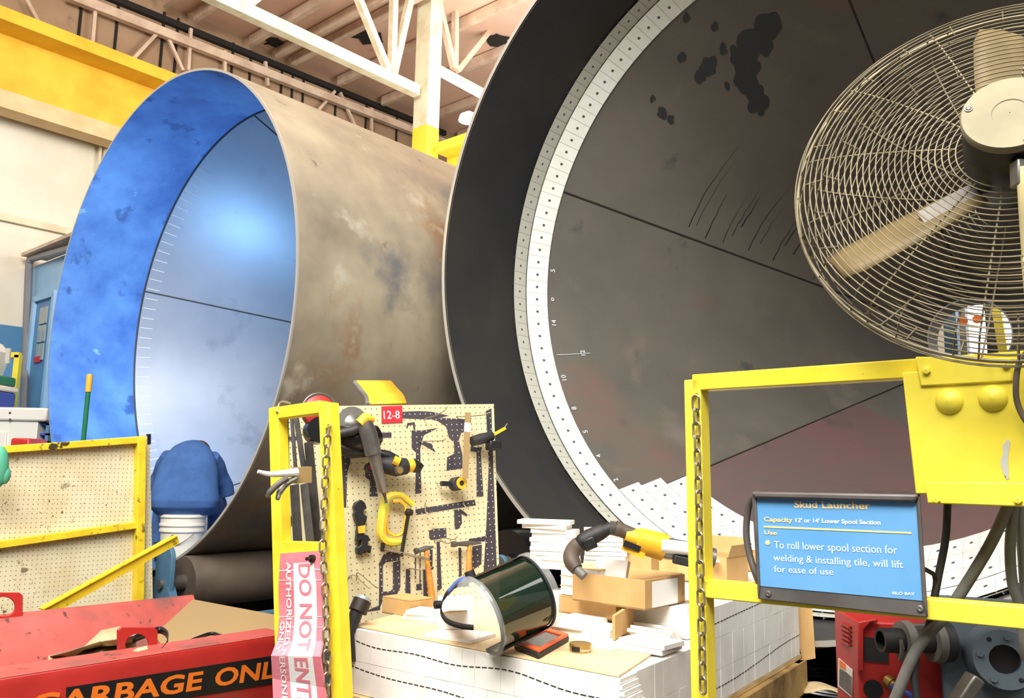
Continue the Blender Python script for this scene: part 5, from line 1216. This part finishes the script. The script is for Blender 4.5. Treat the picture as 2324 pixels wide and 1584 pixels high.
for i in range(5):
    y=345+i*50; M().poly(WL,wz((245,y+15),(262,y+12),(358,y+66),(358,y+85)),.001,.008).build('louvre','red_paint',wm); M().poly(WL,wz((330,y+72),(360,y+72),(360,y+98),(332,y+90)),.0012,.003).build('louvre_slot','black',wm,False)
lb_=M().poly(WL,wz((222,768),(380,905),(372,1215),(215,1085)),.001,.003).build('rating_label','card_white',wm,False)
M().poly(WL,wz((228,780),(300,842),(298,910),(228,868)),.003,.004).build('label_field','orange',lb_,False); M().poly(WL,wz((228,885),(300,925),(366,985),(366,1200),(222,1075)),.003,.0036).build('label_text_block','hose_grey',lb_,False)
M().lathe(wf(*wz((605,1120))[0],-.002),WFz.n,[(.002,.024),(.006,.024),(.006,.001)],20).build('socket','black',wm)
M().lathe(wf(*wz((770,1020))[0],0),(WFz.n+wu*.5-K*.35).normalized(),[(0,.016),(.02,.016),(.02,.012),(.045,.012),(.045,.001)],12).build('fitting','brass',wm)
# hub assembly
c0=wf(*wz((690,565))[0],.10); c1=wf(*wz((1500,580))[0],.06); d_=(c1-c0); Lh=d_.length
hb_=thing('feeder_hub','black ribbed hub assembly mounted across the red welding machine','hub',c0)
M().lathe(c0,d_,[(0,.022),(0,.030),(.05,.031),(.06,.026),(.07,.026),(Lh*.75,.030),(Lh*.75,.001)],28).build('sleeve','black_rubber',hb_)
M().lathe(c0,d_,[(.055,.030),(.055,.048),(.075,.050),(.085,.040),(.085,.030)],28).build('collar','hose_grey',hb_)
M().lathe(c0,d_,[(Lh*.70,.03),(Lh*.70,.050),(Lh*.80,.054),(Lh*.80,.03)],32).build('rear_collar','hose_grey',hb_)
M().lathe(c0,d_,[(Lh*.81,.03),(Lh*.81,.052),(Lh*.95,.050),(Lh*.97,.03)],32).build('rear_flange','black_rubber',hb_)
M().lathe(c0,d_,[(Lh*.97,.024),(Lh*1.04,.022),(Lh*1.04,.001)],20).build('shaft_end','grey_steel',hb_)
M().poly(WFz,wz((900,370),(1190,370),(1190,470),(960,470)),.05,.07).build('mount_plate','sign_frame',hb_,bevel=.003)
M().tube([wf(*wz((925,560))[0],.15),wf(*wz((940,650))[0],.155),wf(*wz((935,740))[0],.15),wf(*wz((908,800))[0],.14)],[.004,.006,.006,.004],8).build('lever','grey_steel',hb_)
M().poly(WFz,wz((1500,380),(1690,400),(1700,1222),(1500,1222)),.0,.05).build('support_block','black_rubber',wm,bevel=.004)
o=wf(*wz((800,1060))[0],.05); tag(M().tube(spline([wf(*wz((818,1075))[0],.045),wf(*wz((870,1120))[0],.05),wf(*wz((980,1160))[0],.05),wf(*wz((1060,1215))[0],.05),wf(*wz((1150,1290))[0],.05)],5),.008,10).build('air_hose','cooler_blue'),'light blue air hose plugged into the brass fitting','hose')
# flange
fcn=P(2281,1497,2.06); FN=(-wv*.95-wu*.25+K*.12).normalized()
fm=thing('flange_motor','grey-blue flanged drive housing with dark bore at lower right','flange',fcn)
ux=FN.cross(K).normalized(); uy=ux.cross(FN)
M().lathe(fcn,FN,[(-.06,.034),(0,.034),(0,.068),(-.012,.070),(-.012,.034)],48).build('flange_ring','flange_blue',fm)
M().lathe(fcn-FN*.02,FN,[(0,.069),(-.04,.072),(-.10,.088),(-.10,.001)],40).build('housing','flange_blue',fm)
M().box(fcn-FN*.13+ux*.0-uy*.03,ux*.13,uy*.17,FN*.03).build('mount_plate','flange_blue',fm,bevel=.006)
M().lathe(fcn-FN*.03,FN,[(0,.0335),(-.001,.001)],32).build('bore','black',fm)
for a in (100,55,235,300,10,180):
    r=.053; c=fcn+(ux*math.cos(math.radians(a))+uy*math.sin(math.radians(a)))*r
    if a in (55,235): M().lathe(c+FN*.0005,FN,[(0,.006),(.0004,.001)],12).build('bolt_hole','black',fm)
    else: M().lathe(c,FN,[(0,.008),(.007,.008),(.007,.001)],6).build('bolt','flange_blue',fm)
b0=P(2200,1552,2.0); tag(M().bar(P(2214,1535,2.0),P(2170,1600,2.0),.045,.03).build('ground_clamp','grey_steel',None,bevel=.005),'square silver clamp block below the hub at lower right','clamp')
# floor clutter
o=Zp(1840,1545,.03)
cl=thing('cable_coil','coil of black cable with thin grey loops as its highlights on the floor right of the pallet','cable coil',V((o.x,o.y,0)))
for k in range(10):
    c=o+wv*(.0-.03*k*.6)+wu*(.05*math.sin(k)); r=.16+.012*k
    M().tube([V((c.x+r*1.2*math.cos(a),c.y+r*math.sin(a),.025+.012*k*.4+.01*math.sin(3*a+k))) for a in [2*math.pi*i/40 for i in range(40)]],.009 if k%2 else .004,7,True).build('loop','black_gloss' if k%2 else 'grey_steel',cl)  # thin grey loops stand in for highlights on the black cable
o=Zp(1872,1572,.12); m=M(); rr=random.Random(9)
gr=[[o+wu*(-.10+.05*i)+wv*(-.07+.05*j)+K*(rr.uniform(-.012,.015)+.03*math.sin(i)) for j in range(4)] for i in range(5)]
m.add([p for r in gr for p in r],[(i*4+j,i*4+j+1,i*4+j+5,i*4+j+4) for i in range(4) for j in range(3)]); ob=m.build('rag','rag'); s=ob.modifiers.new('s','SOLIDIFY'); s.thickness=.01; s=ob.modifiers.new('u','SUBSURF'); s.levels=2; s.render_levels=2
tag(ob,'crumpled beige rag on the cable coil beside the red welding machine','rag')
a=Zp(1838,1428,.10); b=Zp(1905,1432,.10); tag(M().bar(a-wu*.1,b+wu*.4,.08,.07).build('steel_beam','dull_steel'),'grey steel beam on the floor between pallet and red welding machine','beam')
a=Zp(1838,1404,.24); b=Zp(1905,1408,.24); tag(M().bar(a-wu*.05,b+wu*.5,.16,.02).build('plank','hose_grey'),'grey plank behind the brown cardboard panel','plank')
p_=Zp(1860,1480,.02); tag(M().prism([p_-wu*.2-wv*.3,p_+wu*.5-wv*.3,p_+wu*.5+wv*.5,p_-wu*.2+wv*.5],K*-.018).build('floor_mat','pallet_mat'),'black rubber mat on the floor right of the pallet','mat')
tag(M().bar(Zp(1840,1462,.05),Zp(1895,1455,.05),.06,.05).build('timber_scrap','yellow_dirty'),'dirty yellow timber scrap on the floor beside the red machine','timber')
